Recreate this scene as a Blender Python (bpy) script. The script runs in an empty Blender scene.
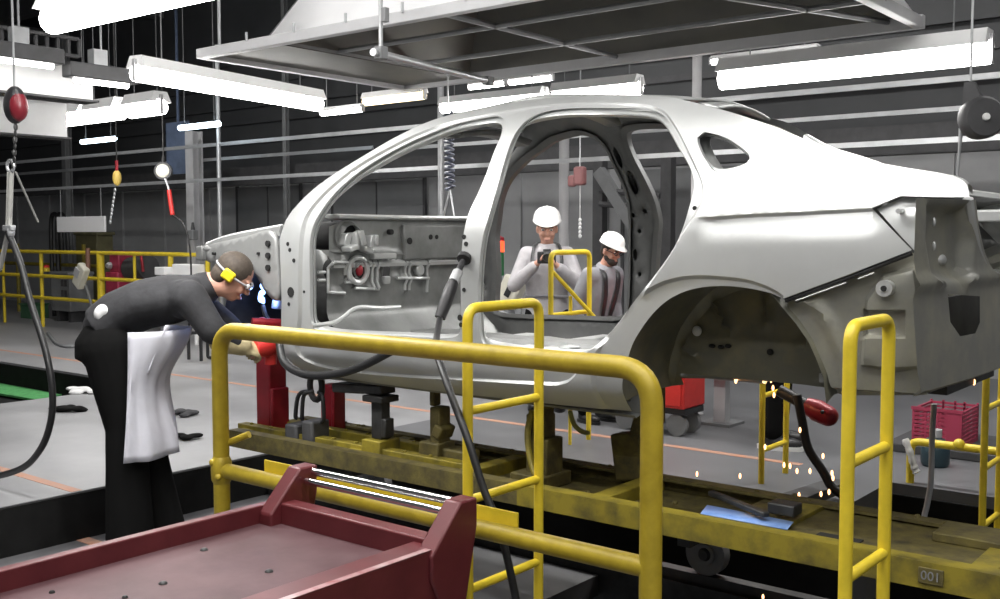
import bpy, bmesh, math, random
from math import pi, sin, cos, radians as R
from mathutils import Vector as V, Matrix as M, noise
from mathutils.geometry import delaunay_2d_cdt
random.seed(7)
S = bpy.context.scene
C = S.collection

# ------------------------------------------------------------------ camera (1000x599, focal length 1040 px)
F = 1040.0; PITCH = R(3.55); AZ = R(38.7); EYE = V((0, 0, 1.6))
cd = bpy.data.cameras.new('camera'); cam = bpy.data.objects.new('camera', cd); C.objects.link(cam)
cd.sensor_width = 36; cd.lens = 36*F/1000; cd.clip_end = 200
cam.location = EYE; cam.rotation_euler = (pi/2-PITCH, 0, AZ)
S.camera = cam
FH = V((-sin(AZ), cos(AZ), 0)); RT = V((cos(AZ), sin(AZ), 0)); UP = V((0, 0, 1))
FW = FH*cos(PITCH)-UP*sin(PITCH); UU = FH*sin(PITCH)+UP*cos(PITCH)
def at(x, y, X=None, Y=None, Z=None, d=None):
    """survey helper: the world point seen in direction (x, y) on a known plane of the hall"""
    r = FW+RT*((x-500)/F)+UU*((299.5-y)/F)
    if X is not None: t = (X-EYE.x)/r.x
    elif Y is not None: t = (Y-EYE.y)/r.y
    elif Z is not None: t = (Z-EYE.z)/r.z
    else: t = d
    return EYE+r*t

# ------------------------------------------------------------------ materials
MATS = {}
def mat(name, col, rough=.5, metal=0., var=.0, scale=8., col2=None, bump=0., emit=None, estr=0., spec=.5, rvar=0., stretch=None, thr=None):
    if name in MATS: return MATS[name]
    m = bpy.data.materials.new(name); m.use_nodes = True
    nt = m.node_tree; b = nt.nodes['Principled BSDF']
    b.inputs['Base Color'].default_value = (*col, 1); b.inputs['Roughness'].default_value = rough
    b.inputs['Metallic'].default_value = metal; b.inputs['Specular IOR Level'].default_value = spec
    if emit:
        b.inputs['Emission Color'].default_value = (*emit, 1); b.inputs['Emission Strength'].default_value = estr
    if var or col2 or bump or rvar:
        tc = nt.nodes.new('ShaderNodeTexCoord'); mp = nt.nodes.new('ShaderNodeMapping')
        nt.links.new(tc.outputs['Object'], mp.inputs['Vector'])
        if stretch: mp.inputs['Scale'].default_value = stretch
        n = nt.nodes.new('ShaderNodeTexNoise'); n.inputs['Scale'].default_value = scale
        n.inputs['Detail'].default_value = 6; n.inputs['Roughness'].default_value = .6
        nt.links.new(mp.outputs[0], n.inputs['Vector'])
        cr = nt.nodes.new('ShaderNodeValToRGB')
        lo, hi = thr or (.3, .7)
        cr.color_ramp.elements[0].position = lo; cr.color_ramp.elements[1].position = hi
        if col2 is None:
            a = [max(0, c*(1-var)) for c in col]; z = [min(1, c*(1+var)) for c in col]
        else: a, z = col, col2
        cr.color_ramp.elements[0].color = (*a, 1); cr.color_ramp.elements[1].color = (*z, 1)
        nt.links.new(n.outputs['Fac'], cr.inputs['Fac']); nt.links.new(cr.outputs['Color'], b.inputs['Base Color'])
        if rvar:
            mr = nt.nodes.new('ShaderNodeMapRange'); mr.inputs['To Min'].default_value = max(.02, rough-rvar); mr.inputs['To Max'].default_value = min(1, rough+rvar)
            nt.links.new(n.outputs['Fac'], mr.inputs['Value']); nt.links.new(mr.outputs[0], b.inputs['Roughness'])
        if bump:
            bp = nt.nodes.new('ShaderNodeBump'); bp.inputs['Strength'].default_value = bump; bp.inputs['Distance'].default_value = .01
            nt.links.new(n.outputs['Fac'], bp.inputs['Height']); nt.links.new(bp.outputs[0], b.inputs['Normal'])
    MATS[name] = m
    return m
steel = mat('bare galvanised steel', (.55, .56, .555), .36, .45, var=.06, scale=3, rvar=.05)
steel_mid = mat('dull apron steel', (.36, .365, .36), .4, .4, var=.12, scale=6)
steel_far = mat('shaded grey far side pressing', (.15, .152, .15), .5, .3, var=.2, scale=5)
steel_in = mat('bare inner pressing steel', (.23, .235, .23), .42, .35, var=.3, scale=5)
steel_olive = mat('underbody steel with sealant smears', (.17, .17, .14), .45, .3, col2=(.27, .25, .16), scale=6, thr=(.4, .75))
steel_rear = mat('bare rear steel', (.27, .27, .245), .36, .4, col2=(.40, .385, .30), scale=6, thr=(.4, .75))
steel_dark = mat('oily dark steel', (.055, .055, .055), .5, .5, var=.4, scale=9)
hole_dark = mat('dark opening', (.012, .012, .012), .8)
yellow = mat('yellow enamel', (.74, .56, .035), .38, 0, var=.10, scale=14, rvar=.08)
yellow_old = mat('worn dark yellow enamel', (.36, .265, .02), .42, 0, col2=(.50, .37, .03), scale=16)
olive = mat('grimy yellow carriage paint', (.27, .215, .022), .55, .1, col2=(.085, .07, .02), scale=9, bump=.3, thr=(.42, .72))
olive_dark = mat('carriage paint under weld dust', (.16, .13, .035), .65, .1, col2=(.05, .042, .02), scale=14, bump=.5)
red_cart = mat('dull red cart paint', (.095, .015, .019), .40, .1, col2=(.135, .024, .028), scale=7)
red_deck = mat('scuffed red cart deck', (.060, .022, .026), .55, .05, spec=.3, col2=(.135, .075, .082), scale=4, rvar=.1, bump=.1)
red_post = mat('red painted steel', (.30, .015, .025), .4, .1, var=.2)
red_bright = mat('bright red enamel', (.62, .035, .03), .4, 0, var=.1)
red_pink = mat('pink red plastic', (.36, .04, .085), .55)
chrome = mat('polished steel', (.80, .80, .80), .16, 1.)
galv = mat('galvanised tube', (.52, .53, .54), .38, .6, var=.1)
grey_paint = mat('light grey paint', (.46, .46, .47), .5, 0, var=.06)
grey_mid = mat('mid grey paint', (.20, .205, .21), .55, 0, var=.1)
grey_dark = mat('dark grey paint', (.06, .06, .063), .6, 0, var=.2)
black_rubber = mat('black rubber', (.014, .014, .015), .45)
black_plastic = mat('black plastic', (.02, .02, .022), .4)
white_paint = mat('white paint', (.86, .86, .86), .45, 0, var=.03)
white_plastic = mat('white plastic', (.85, .85, .83), .3)
cream = mat('cream plastic', (.68, .66, .56), .45, 0, var=.05)
tube_w = mat('lit fluorescent tube', (.9, .9, .9), .4, emit=(1, .98, .95), estr=24)
tube_c = mat('lit cold blue white tube', (.9, .95, 1), .4, emit=(.72, .88, 1), estr=9)
tube_y = mat('lit warm tube', (1, .9, .7), .4, emit=(1, .83, .52), estr=3.0)
floor_m = mat('worn grey concrete floor', (.215, .215, .225), .42, 0, col2=(.33, .33, .34), scale=1.6, rvar=.12, bump=.06)
floor_aisle = mat('darker grey aisle floor', (.115, .117, .125), .45, 0, col2=(.165, .167, .175), scale=1.6, rvar=.1, bump=.05)  # floor behind the carriage, darker grey than the rest
orange = mat('orange floor paint', (.50, .22, .13), .55, 0, col2=(.40, .27, .21), scale=12)
track_m = mat('black pit faces', (.010, .010, .010), .85, 0, var=.3, spec=.15)  # near black on the pit floors, pit walls and kerb faces
green_m = mat('green mat', (.07, .30, .09), .8, 0, var=.3, scale=20)
rag_m = mat('pale cloth', (.66, .66, .66), .9, 0, var=.1)
skin_m = mat('skin', (.56, .30, .22), .5, 0, var=.06)
cloth_dark = mat('charcoal work cloth', (.028, .028, .031), .85, 0, var=.25, scale=25, bump=.3)
cloth_black = mat('black work cloth', (.006, .006, .006), .95, spec=.12)
cloth_grey = mat('light grey work jacket cloth', (.40, .385, .40), .85, 0, var=.10, scale=18, bump=.3)
cloth_mid = mat('grey vest cloth', (.22, .22, .24), .85, 0, var=.1, scale=18)
leather = mat('pale grey leather apron', (.60, .60, .66), .7, 0, var=.06, scale=9, bump=.2)
glove_m = mat('tan leather glove', (.50, .42, .24), .8, 0, var=.15, scale=22)
hair_m = mat('short brown hair', (.075, .058, .045), .7, 0, var=.3, scale=60)
hair_dark = mat('dark hair', (.03, .022, .018), .7)
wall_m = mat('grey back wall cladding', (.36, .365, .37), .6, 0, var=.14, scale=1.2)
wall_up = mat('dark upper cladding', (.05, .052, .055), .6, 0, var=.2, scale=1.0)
door_m = mat('grey steel door', (.19, .195, .20), .5, 0, var=.1, scale=2)
ceil_m = mat('sooty ceiling', (.10, .102, .106), .8, 0, var=.3, scale=.7)
hood_out = mat('light grey sheet duct', (.80, .80, .81), .5, 0, var=.05, scale=2)
hood_in = mat('shaded sooty duct lining', (.085, .085, .08), .55, .2, col2=(.13, .125, .105), scale=2)  # soot and the shade inside the hood, both put into this colour
spark_m = mat('glowing weld spark', (1, .6, .3), .5, emit=(1, .50, .22), estr=5)
arc_m = mat('blue weld arc glare', (.5, .7, 1), .5, emit=(.25, .45, 1), estr=5)
lamp_red = mat('lit red signal lens', (.8, .05, .02), .3, emit=(1, .10, .03), estr=2.2)
lamp_green = mat('green signal lens', (.03, .16, .06), .3)
blue_plate = mat('blue lit film', (.12, .25, .62), .35, 0, col2=(.35, .5, .8), scale=10)  # blue light falling on the sheet is put into its colour

# ------------------------------------------------------------------ mesh builder
def frame_of(d):
    d = d.normalized(); a = UP if abs(d.z) < .9 else V((1, 0, 0))
    x = d.cross(a).normalized(); return x, d.cross(x).normalized()
def fillet(pts, rad, seg=5):
    pts = [V(p) for p in pts]; out = [pts[0]]
    for i in range(1, len(pts)-1):
        a, b, c = pts[i-1], pts[i], pts[i+1]
        u, w = (a-b), (c-b); r = min(rad, u.length*.49, w.length*.49)
        p, q = b+u.normalized()*r, b+w.normalized()*r
        for k in range(seg+1):
            t = k/seg; out.append(p*(1-t)**2+b*2*t*(1-t)+q*t*t)
    out.append(pts[-1]); return out
def spline(pts, n=8, closed=False):
    pts = [V(p) for p in pts]; out = []; N = len(pts)
    rng = range(N) if closed else range(N-1)
    for i in rng:
        if closed: a, b, c, d = (pts[(i+k) % N] for k in (-1, 0, 1, 2))
        else: a, b, c, d = pts[max(i-1, 0)], pts[i], pts[i+1], pts[min(i+2, N-1)]
        for k in range(n):
            t = k/n
            out.append(.5*((2*b)+(c-a)*t+(2*a-5*b+4*c-d)*t*t+(3*b-3*c+d-a)*t**3))
    if not closed: out.append(pts[-1])
    return out
class MB:
    def __init__(s): s.b = bmesh.new()
    def quadbox(s, c, size, rot=None, taper=1.0):
        c = V(c); h = V(size)*.5; vs = []
        for sz in (-1, 1):
            k = 1 if sz < 0 else taper
            for sx, sy in ((-1, -1), (1, -1), (1, 1), (-1, 1)):
                p = V((sx*h.x*k, sy*h.y*k, sz*h.z))
                if rot is not None: p = rot @ p
                vs.append(s.b.verts.new(c+p))
        for f in ((3, 2, 1, 0), (4, 5, 6, 7), (0, 1, 5, 4), (1, 2, 6, 5), (2, 3, 7, 6), (3, 0, 4, 7)):
            s.b.faces.new([vs[i] for i in f])
        return s
    def box(s, lo, hi): 
        lo, hi = V(lo), V(hi); return s.quadbox((lo+hi)/2, hi-lo)
    def hexa(s, p8):
        vs = [s.b.verts.new(V(p)) for p in p8]
        for f in ((3, 2, 1, 0), (4, 5, 6, 7), (0, 1, 5, 4), (1, 2, 6, 5), (2, 3, 7, 6), (3, 0, 4, 7)): s.b.faces.new([vs[i] for i in f])
        return s
    def tube(s, pts, r, n=12, caps=True, closed=False, flat=1.0):
        pts = [V(p) for p in pts]; N = len(pts); rs = r if isinstance(r, (list, tuple)) else [r]*N
        rings = []; x = None
        for i, p in enumerate(pts):
            if closed: d = pts[(i+1) % N]-pts[i-1]
            else: d = pts[min(i+1, N-1)]-pts[max(i-1, 0)]
            if d.length < 1e-9: d = V((0, 0, 1))
            d.normalize()
            if x is None: x, y = frame_of(d)
            else:
                x = (x-d*x.dot(d))
                if x.length < 1e-6: x, y = frame_of(d)
                x.normalize(); y = d.cross(x)
            rings.append([s.b.verts.new(p+(x*cos(2*pi*k/n)+y*sin(2*pi*k/n)*flat)*rs[i]) for k in range(n)])
        for i in range(N if closed else N-1):
            a, b = rings[i], rings[(i+1) % N]
            for k in range(n): s.b.faces.new((a[k], a[(k+1) % n], b[(k+1) % n], b[k]))
        if caps and not closed:
            s.b.faces.new(rings[0][::-1]); s.b.faces.new(rings[-1])
        return s
    def cyl(s, a, b, r, r2=None, n=16): return s.tube([a, b], [r, r if r2 is None else r2], n)
    def lathe(s, c, prof, axis=(0, 0, 1), n=20):
        c = V(c); ax = V(axis).normalized(); x, y = frame_of(ax); rings = []
        for r, h in prof:
            if r < 1e-5: rings.append([s.b.verts.new(c+ax*h)])
            else: rings.append([s.b.verts.new(c+ax*h+(x*cos(2*pi*k/n)+y*sin(2*pi*k/n))*r) for k in range(n)])
        for a, b in zip(rings, rings[1:]):
            for k in range(n):
                k2 = (k+1) % n
                if len(a) == 1 and len(b) == 1: continue
                if len(a) == 1: s.b.faces.new((a[0], b[k2], b[k]))
                elif len(b) == 1: s.b.faces.new((a[k], a[k2], b[0]))
                else: s.b.faces.new((a[k], a[k2], b[k2], b[k]))
        return s
    def ell(s, c, r, rot=None, u=16, v=10):
        c = V(c); r = V(r) if not isinstance(r, (int, float)) else V((r, r, r)); rings = []
        for i in range(v+1):
            th = pi*i/v
            if i in (0, v): ps = [V((0, 0, cos(th)))]
            else: ps = [V((sin(th)*cos(2*pi*k/u), sin(th)*sin(2*pi*k/u), cos(th))) for k in range(u)]
            ring = []
            for p in ps:
                q = V((p.x*r.x, p.y*r.y, p.z*r.z))
                if rot is not None: q = rot @ q
                ring.append(s.b.verts.new(c+q))
            rings.append(ring)
        for a, b in zip(rings, rings[1:]):
            for k in range(u):
                k2 = (k+1) % u
                if len(a) == 1: s.b.faces.new((a[0], b[k], b[k2]))
                elif len(b) == 1: s.b.faces.new((a[k], b[0], a[k2]))
                else: s.b.faces.new((a[k], b[k], b[k2], a[k2]))
        return s
    def limb(s, chain, n=14):
        for (p, r) in chain: s.ell(p, r, u=n, v=8)
        for (p, r), (q, t) in zip(chain, chain[1:]): s.tube([p, q], [r, t], n)
        return s
    def loft(s, secs, n=20, caps=True):
        rings = []
        for c, x, y, rx, ry in secs:
            c, x, y = V(c), V(x).normalized(), V(y).normalized()
            rings.append([s.b.verts.new(c+x*cos(2*pi*k/n)*rx+y*sin(2*pi*k/n)*ry) for k in range(n)])
        for a, b in zip(rings, rings[1:]):
            for k in range(n): s.b.faces.new((a[k], a[(k+1) % n], b[(k+1) % n], b[k]))
        if caps: s.b.faces.new(rings[0][::-1]); s.b.faces.new(rings[-1])
        return s
    def prism(s, poly, d):
        d = V(d); a = [s.b.verts.new(V(p)) for p in poly]; b = [s.b.verts.new(V(p)+d) for p in poly]; n = len(a)
        s.b.faces.new(a[::-1]); s.b.faces.new(b)
        for k in range(n): s.b.faces.new((a[k], a[(k+1) % n], b[(k+1) % n], b[k]))
        return s
    def strip(s, rows):
        g = [[s.b.verts.new(V(p)) for p in r] for r in rows]
        for a, b in zip(g, g[1:]):
            for k in range(len(a)-1): s.b.faces.new((a[k], a[k+1], b[k+1], b[k]))
        return s
    def build(s, name, m, parent=None, smooth=40, solid=0., bevel=0., voxel=0., relax=4, fix=True):
        if fix: bmesh.ops.recalc_face_normals(s.b, faces=s.b.faces)
        me = bpy.data.meshes.new(name); s.b.to_mesh(me); s.b.free()
        o = bpy.data.objects.new(name, me); C.objects.link(o)
        me.materials.append(m)
        if voxel:
            md = o.modifiers.new('r', 'REMESH'); md.mode = 'VOXEL'; md.voxel_size = voxel
            sm = o.modifiers.new('s', 'SMOOTH'); sm.iterations = relax; sm.factor = .5
            dg = bpy.context.evaluated_depsgraph_get(); dg.update()
            me2 = bpy.data.meshes.new_from_object(o.evaluated_get(dg)); o.modifiers.clear(); o.data = me2
            bpy.data.meshes.remove(me); me = me2; me.name = name
            if not me.materials: me.materials.append(m)
        for p in me.polygons: p.use_smooth = True
        if not voxel: me.set_sharp_from_angle(angle=R(smooth))
        if solid:
            md = o.modifiers.new('thick', 'SOLIDIFY'); md.thickness = abs(solid); md.offset = 1 if solid > 0 else -1
        if bevel:
            md = o.modifiers.new('edge', 'BEVEL'); md.width = bevel; md.segments = 2; md.limit_method = 'ANGLE'; md.angle_limit = R(40)
        if parent is not None: attach(o, parent)
        return o
ORIG = {}
def attach(o, parent):
    o.parent = parent
    if parent.name in ORIG: o.matrix_parent_inverse = M.Translation(-ORIG[parent.name])
def thing(name, label, cat, loc=(0, 0, 0), group=None):
    o = bpy.data.objects.new(name, None); C.objects.link(o); o.empty_display_size = .1
    o.location = V(loc); ORIG[o.name] = V(loc)
    return tag(o, label, cat, group)
def tag(o, label, cat, group=None, kind=None):
    o['label'] = label; o['category'] = cat
    if group: o['group'] = group
    if kind: o['kind'] = kind
    return o
def struct(o): o['kind'] = 'structure'; return o
def dup(root, loc, label, group=None):
    r = root.copy(); C.objects.link(r); r.location = V(loc); r['label'] = label
    if group: r['group'] = group
    for ch in list(root.children):
        c = ch.copy(); C.objects.link(c); c.parent = r
        for g in ch.children:
            d = g.copy(); C.objects.link(d); d.parent = c
    return r
# ================================================================== CAR BODY SHELL
Y0 = 3.23; YC = 3.97
ZI = [(.80, .24), (.85, .20), (.9, .16), (.95, .105), (1.01, .045), (1.04, .028), (1.12, .012), (1.3, 0), (1.5, .0), (1.66, .02), (1.78, .075), (1.95, .19), (2.08, .30), (2.14, .40), (2.2, .57), (2.26, .80)]
def hermite(tab, v):
    if v <= tab[0][0]: return tab[0][1]
    if v >= tab[-1][0]: return tab[-1][1]
    for i in range(len(tab)-1):
        if v <= tab[i+1][0]: break
    def sl(k):
        if k <= 0: a, b = 0, 1
        elif k >= len(tab)-1: a, b = len(tab)-2, len(tab)-1
        else: a, b = k-1, k+1
        return (tab[b][1]-tab[a][1])/(tab[b][0]-tab[a][0])
    x0, y0 = tab[i]; x1, y1 = tab[i+1]; h = x1-x0; t = (v-x0)/h
    return y0*(2*t**3-3*t*t+1)+sl(i)*h*(t**3-2*t*t+t)+y1*(-2*t**3+3*t*t)+sl(i+1)*h*(t**3-t*t)
def inset(X, z):
    v = hermite(ZI, z)
    if X > -1.6: v += .10*((X+1.6)/.75)**2
    if X < -3.6: v += .05*((-3.6-X)/.7)**2
    return v
def onside(x, y, extra=0.):
    Y = Y0
    for _ in range(50):
        p = at(x, y, Y=Y); Y += .5*(Y0+inset(p.x, p.z)+extra-Y)
    return (p.x, p.z)
def sm(a, b, v):
    t = max(0, min(1, (v-a)/(b-a))); return t*t*(3-2*t)
def inpoly(p, poly):
    x, y = p; c = False; j = len(poly)-1
    for i in range(len(poly)):
        xi, yi = poly[i]; xj, yj = poly[j]
        if (yi > y) != (yj > y) and x < (xj-xi)*(y-yi)/(yj-yi)+xi: c = not c
        j = i
    return c
def dline(p, line, closed=False):
    best = 9; n = len(line)
    for i in range(n if closed else n-1):
        ax, ay = line[i]; bx, by = line[(i+1) % n]; dx, dy = bx-ax, by-ay; L = dx*dx+dy*dy
        t = 0 if L == 0 else max(0, min(1, ((p[0]-ax)*dx+(p[1]-ay)*dy)/L))
        best = min(best, math.hypot(p[0]-ax-dx*t, p[1]-ay-dy*t))
    return best
def resample(line, step, closed=False):
    pts = list(line)+([line[0]] if closed else []); out = [pts[0]]; 
    for a, b in zip(pts, pts[1:]):
        L = math.hypot(b[0]-a[0], b[1]-a[1]); n = max(1, round(L/step))
        for k in range(1, n+1): out.append((a[0]+(b[0]-a[0])*k/n, a[1]+(b[1]-a[1])*k/n))
    return out[:-1] if closed else out
def cr2(line, n=6, closed=False):
    return [(p.x, p.y) for p in spline([(a, b, 0) for a, b in line], n, closed)]
def relax2(line, it=2, closed=False):
    for _ in range(it):
        n = len(line); new = []
        for i in range(n):
            if not closed and i in (0, n-1): new.append(line[i]); continue
            a, b, c = line[i-1], line[i], line[(i+1) % n]
            new.append((b[0]*.5+(a[0]+c[0])*.25, b[1]*.5+(a[1]+c[1])*.25))
        line = new
    return line
def offset2(line, d, closed=True):
    """positive d grows a counter-clockwise loop"""
    n = len(line); area = sum(line[i][0]*line[(i+1) % n][1]-line[(i+1) % n][0]*line[i][1] for i in range(n))
    sg = 1 if area > 0 else -1; out = []
    for i in range(n):
        if closed: a, c = line[i-1], line[(i+1) % n]
        else: a, c = line[max(i-1, 0)], line[min(i+1, n-1)]
        dx, dy = c[0]-a[0], c[1]-a[1]; L = math.hypot(dx, dy) or 1
        out.append((line[i][0]+dy/L*d*sg, line[i][1]-dx/L*d*sg))
    return out
def cdt(outer, holes, extra=(), step=.025):
    loops = [outer]+holes; vs = []; es = []
    for lp in loops:
        b = len(vs); vs += [V(p) for p in lp]; es += [(b+i, b+(i+1) % len(lp)) for i in range(len(lp))]
    flat = [p for lp in loops for p in lp]
    x0, x1 = min(p[0] for p in outer), max(p[0] for p in outer); y0, y1 = min(p[1] for p in outer), max(p[1] for p in outer)
    cell = {}
    def key(p): return (int(p[0]/step), int(p[1]/step))
    for p in flat: cell.setdefault(key(p), []).append(p)
    def near(p, d):
        k = key(p)
        return any(math.hypot(q[0]-p[0], q[1]-p[1]) < d for i in (-1, 0, 1) for j in (-1, 0, 1) for q in cell.get((k[0]+i, k[1]+j), ()))
    def ok(p): return inpoly(p, outer) and not any(inpoly(p, h) for h in holes)
    for p in extra:
        if ok(p) and not near(p, .0025): vs.append(V(p)); cell.setdefault(key(p), []).append(p)
    x = x0; r = 0
    while x < x1:
        y = y0+(step/2 if r % 2 else 0)
        while y < y1:
            p = (x, y)
            if not near(p, step*.55) and ok(p): vs.append(V(p))
            y += step
        x += step*.87; r += 1
    ov, oe, of, *_ = delaunay_2d_cdt(vs, es, [], 0, 1e-6)
    tris = []
    for f in of:
        c = (sum(ov[i].x for i in f)/len(f), sum(ov[i].y for i in f)/len(f))
        if ok(c): tris.append(f)
    return [(p.x, p.y) for p in ov], tris
def far(q):
    k = sm(1.6, 1.9, q.z)*sm(-1.95, -1.65, q.x)
    return V((q.x, 2*YC-q.y-.10*k, q.z-.055*k))
def sheet(name, outer, holes, fn, m, parent, extra=(), step=.025, solid=0., smooth=45, mirror=False, flip=False):
    pv, tr = cdt(outer, holes, extra, step); mb = MB(); used = {}
    for f in tr:
        vv = []
        for i in f:
            if i not in used: 
                q = V(fn(*pv[i])); 
                if mirror: q = far(q)
                used[i] = mb.b.verts.new(q)
            vv.append(used[i])
        if mirror != flip: vv.reverse()
        try: mb.b.faces.new(vv)
        except ValueError: pass
    return mb.build(name, m, parent, smooth=smooth, solid=solid, fix=False)
def T_(pix): return [onside(*p) for p in pix]

A_top = T_([(283,228),(287.5,217),(304,197.5),(325,180),(350,164),(375,149),(390,140),(412,129),(445,116),(475,109),(500,104),(525,100),(550,97.5),(600,96),(637,95.5),(662,97),(690,101),(725,111),(750,119),(777,128),(803,140),(832,150),(862,160),(912,169),(957,176),(967,184)])
A_top = relax2(cr2(A_top, 5), 6)
shelf = T_([(969,197),(935,197),(900,196),(872,208)])+T_([(912,250),(850,274),(782,299)])
arch = relax2(cr2([(-1.452,1.408),(-1.512,1.419),(-1.600,1.427),(-1.700,1.420),(-1.775,1.400),(-1.840,1.367),(-1.900,1.315),(-1.947,1.258),(-1.985,1.20),(-2.012,1.13),(-2.035,1.065),(-2.052,.978)], 5), 2)
arch_o = relax2(cr2(T_([(784,298),(775,292),(765,287),(750,282),(737,279.5),(707,277),(682,278),(660,284),(640,296),(617,318),(597,350)])+[(-2.16,1.07),(-2.17,.96)], 4), 2)
sill = [(-2.058,.932),(-2.40,.922),(-2.957,.914),(-3.4,.914),(-3.92,.925)]
fpil = [(-3.972,.96),(-3.985,1.03),(-3.962,1.15),(-3.945,1.29),(-3.947,1.45),(-3.962,1.58)]
outer = relax2(resample(A_top+shelf, .02)[:len(resample(A_top, .02))], 1)+resample(shelf, .02)+arch+resample(sill, .03)+resample(fpil, .02)
fd = relax2(cr2(T_([(311,238),(320,215),(335,195),(362,172),(400,150),(425,139),(450,129),(475,123.5),(488,122),(494,126),(492,137),(485,153),(478,173),(470,192),(461,211),(456,228),(453,250),(452,290),(452,325),(445,337),(400,335),(330,332),(315,327),(311,315),(311,280)]), 6, True), 3, True)
rd = relax2(cr2(T_([(513,143),(524,125),(537,117),(562,114),(600,114),(637,115.5),(652,120),(661,130),(672,150),(681,165),(686,181),(684,197),(677,222),(669,242),(660,257),(650,271),(640,285),(625,305),(610,324),(598,337),(582,350),(560,353),(497,347),(485,341),(481,325),(481,282),(483,255),(486,235),(491,217),(500,187)]), 6, True), 3, True)
qw = relax2(cr2(T_([(701,137),(705,150),(711,160),(718,168),(735,165),(746,159),(740,152),(725,142),(710,137)]), 3, True), 0, True)
cut_f, cut_r, cut_q = (resample(offset2(l, d), .02, True) for l, d in ((fd, .030), (rd, .030), (qw, .014)))
zone = relax2(cr2(T_([(572,377),(600,340),(632,297),(660,263),(684,229),(697,208),(701,196),(700,181),(686,150),(669,119),(650,106),(600,104),(550,105),(515,110),(480,116),(440,125),(400,142),(360,164),(330,187),(311,207),(303,222),(299,250),(299,320),(302,361),(375,374),(460,379),(545,384),(560,383)]), 5, True), 3, True)
crease = T_([(700,217.5),(750,214),(800,212),(872,208)])
ex = [p for d in (-.006, -.002, .002, .006, .013) for p in resample(offset2(zone, d), .014, True)]
ex += [p for d in (-.006, .0, .006) for p in resample(offset2(arch_o, d, False), .014)]
cl = resample(crease, .02)
for dz in (.012, .004, 0, -.004, -.012, -.022, -.034, -.05): ex += [(x, z+dz) for x, z in cl]
def cz(X):
    for a, b in zip(crease, crease[1:]):
        if a[0] <= X <= b[0]: return a[1]+(b[1]-a[1])*(X-a[0])/(b[0]-a[0])
    return None
archring = arch_o+[(-2.17,.8),(-1.30,.8),(-1.30,1.34)]
def side_y(X, z):
    y = Y0+inset(X, z)
    d = dline((X, z), zone, True); ins = inpoly((X, z), zone)
    y += .020*sm(-.006, .006, d if ins else -d)
    if not ins and d < .03: y += .004*(1-d/.03)
    c = cz(X)
    if c is not None and not ins:
        dz = c-z; k = sm(-1.74, -1.66, X)
        if dz > 0: y += k*.013*sm(0, .008, dz)*(1-sm(.02, .10, dz))
        elif dz > -.02: y -= k*.002*(1+dz/.02)
    if -2.3 < X < -1.40 and z < 1.5:
        da = dline((X, z), arch_o)
        y += .014*sm(-.006, .006, da if inpoly((X, z), archring) else -da)
    # low shoulder hollow of the quarter panel
    if X > -1.75 and not ins: y += .006*math.exp(-((z-1.74)/.03)**2)*sm(-1.75, -1.6, X)
    return y
car = thing('car_body_shell', 'bare silver metal sedan car body shell without doors, raised on the yellow carriage', 'car', (-2.6, YC, .93))
def loop3(l, fn_dy): return [V((x, side_y(x, z)+fn_dy, z)) for x, z in l]
def front_edge(l):
    # 1 on the forward-facing edge of an opening loop, 0 elsewhere: the returns of the pillars splay forward
    n = len(l); o = offset2(l, .01); out = [max(0, min(1, -(o[k][0]-l[k][0])/.008)) for k in range(n)]
    for _ in range(4): out = [(out[k-1]+2*out[k]+out[(k+1) % n])/4 for k in range(n)]
    return out
def aperture(name, cut, traced, mir, m, deep=.085, q=1.):
    n = len(cut); tr = []
    # pair the traced loop with the cut loop by nearest offset along the loop
    tin = offset2(cut, -.006*q); t1 = offset2(cut, -.022*q); t2 = offset2(cut, -.028*q); t3 = offset2(cut, -.034*q)
    rows = [loop3(cut, 0), loop3(cut, .018), loop3(tin, .026), loop3(t1, .026), loop3(t2, .034), loop3(t3, deep), loop3(offset2(cut, -.012*q), deep+.012)]
    fe = front_edge(cut)
    for r_, dy in ((2, .02), (3, .02), (4, .028), (5, deep), (6, deep)):
        for k in range(n): rows[r_][k].x -= 0 if mir else dy*fe[k]
    mb = MB(); g = []
    for r in rows:
        if mir: r = [far(p) for p in r]
        g.append([mb.b.verts.new(p) for p in r])
    for a, b in zip(g, g[1:]):
        for k in range(n): mb.b.faces.new((a[k], a[(k+1) % n], b[(k+1) % n], b[k]))
    return mb.build(name, m, car, smooth=30)
# near-side apron: inner fender pressing carried forward of the windscreen pillar
APR = [(212,262),(211,247),(222,243),(240,239),(258,235),(279,231),(284,262),(285,300),(272,292),(264,277),(254,267),(240,262),(226,261)]
apron_o = [(lambda p: (p.x, p.z))(at(x, y, Y=3.36)) for x, y in APR]
apr_holes = []
for (x, y, r) in ((275.5,243.5,.018),(275.5,255.5,.018),(275.5,267.5,.018),(221,253.5,.009),(266,253.5,.009)):
    c = at(x, y, Y=3.36); apr_holes.append([(c.x+r*.8*cos(2*pi*k/10), c.z+r*1.25*sin(2*pi*k/10)) for k in range(10)])
inner_o = [p for p in outer if True]
inner_out = [p for p in relax2(offset2(outer, -.03), 3, True)]
slots = []
def circ(x, z, r, n=8, kx=1): return [(x+r*kx*cos(2*pi*k/n), z+r*sin(2*pi*k/n)) for k in range(n)]
for (x, z, r, kx) in ((-2.77,1.98,.05,.35),(-2.74,1.86,.06,.35),(-2.80,1.50,.03,.6),(-2.72,1.72,.012,1),(-2.79,1.70,.012,1),(-2.765,1.62,.012,1),(-2.765,1.24,.05,.7),(-2.77,1.40,.012,1),(-1.95,1.62,.02,1),(-1.72,1.60,.045,1),(-3.83,1.30,.03,1),(-3.83,1.12,.03,1),(-3.3,2.02,.0,1)):
    if r > 0: slots.append(circ(x, z, r, 10, kx))
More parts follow.
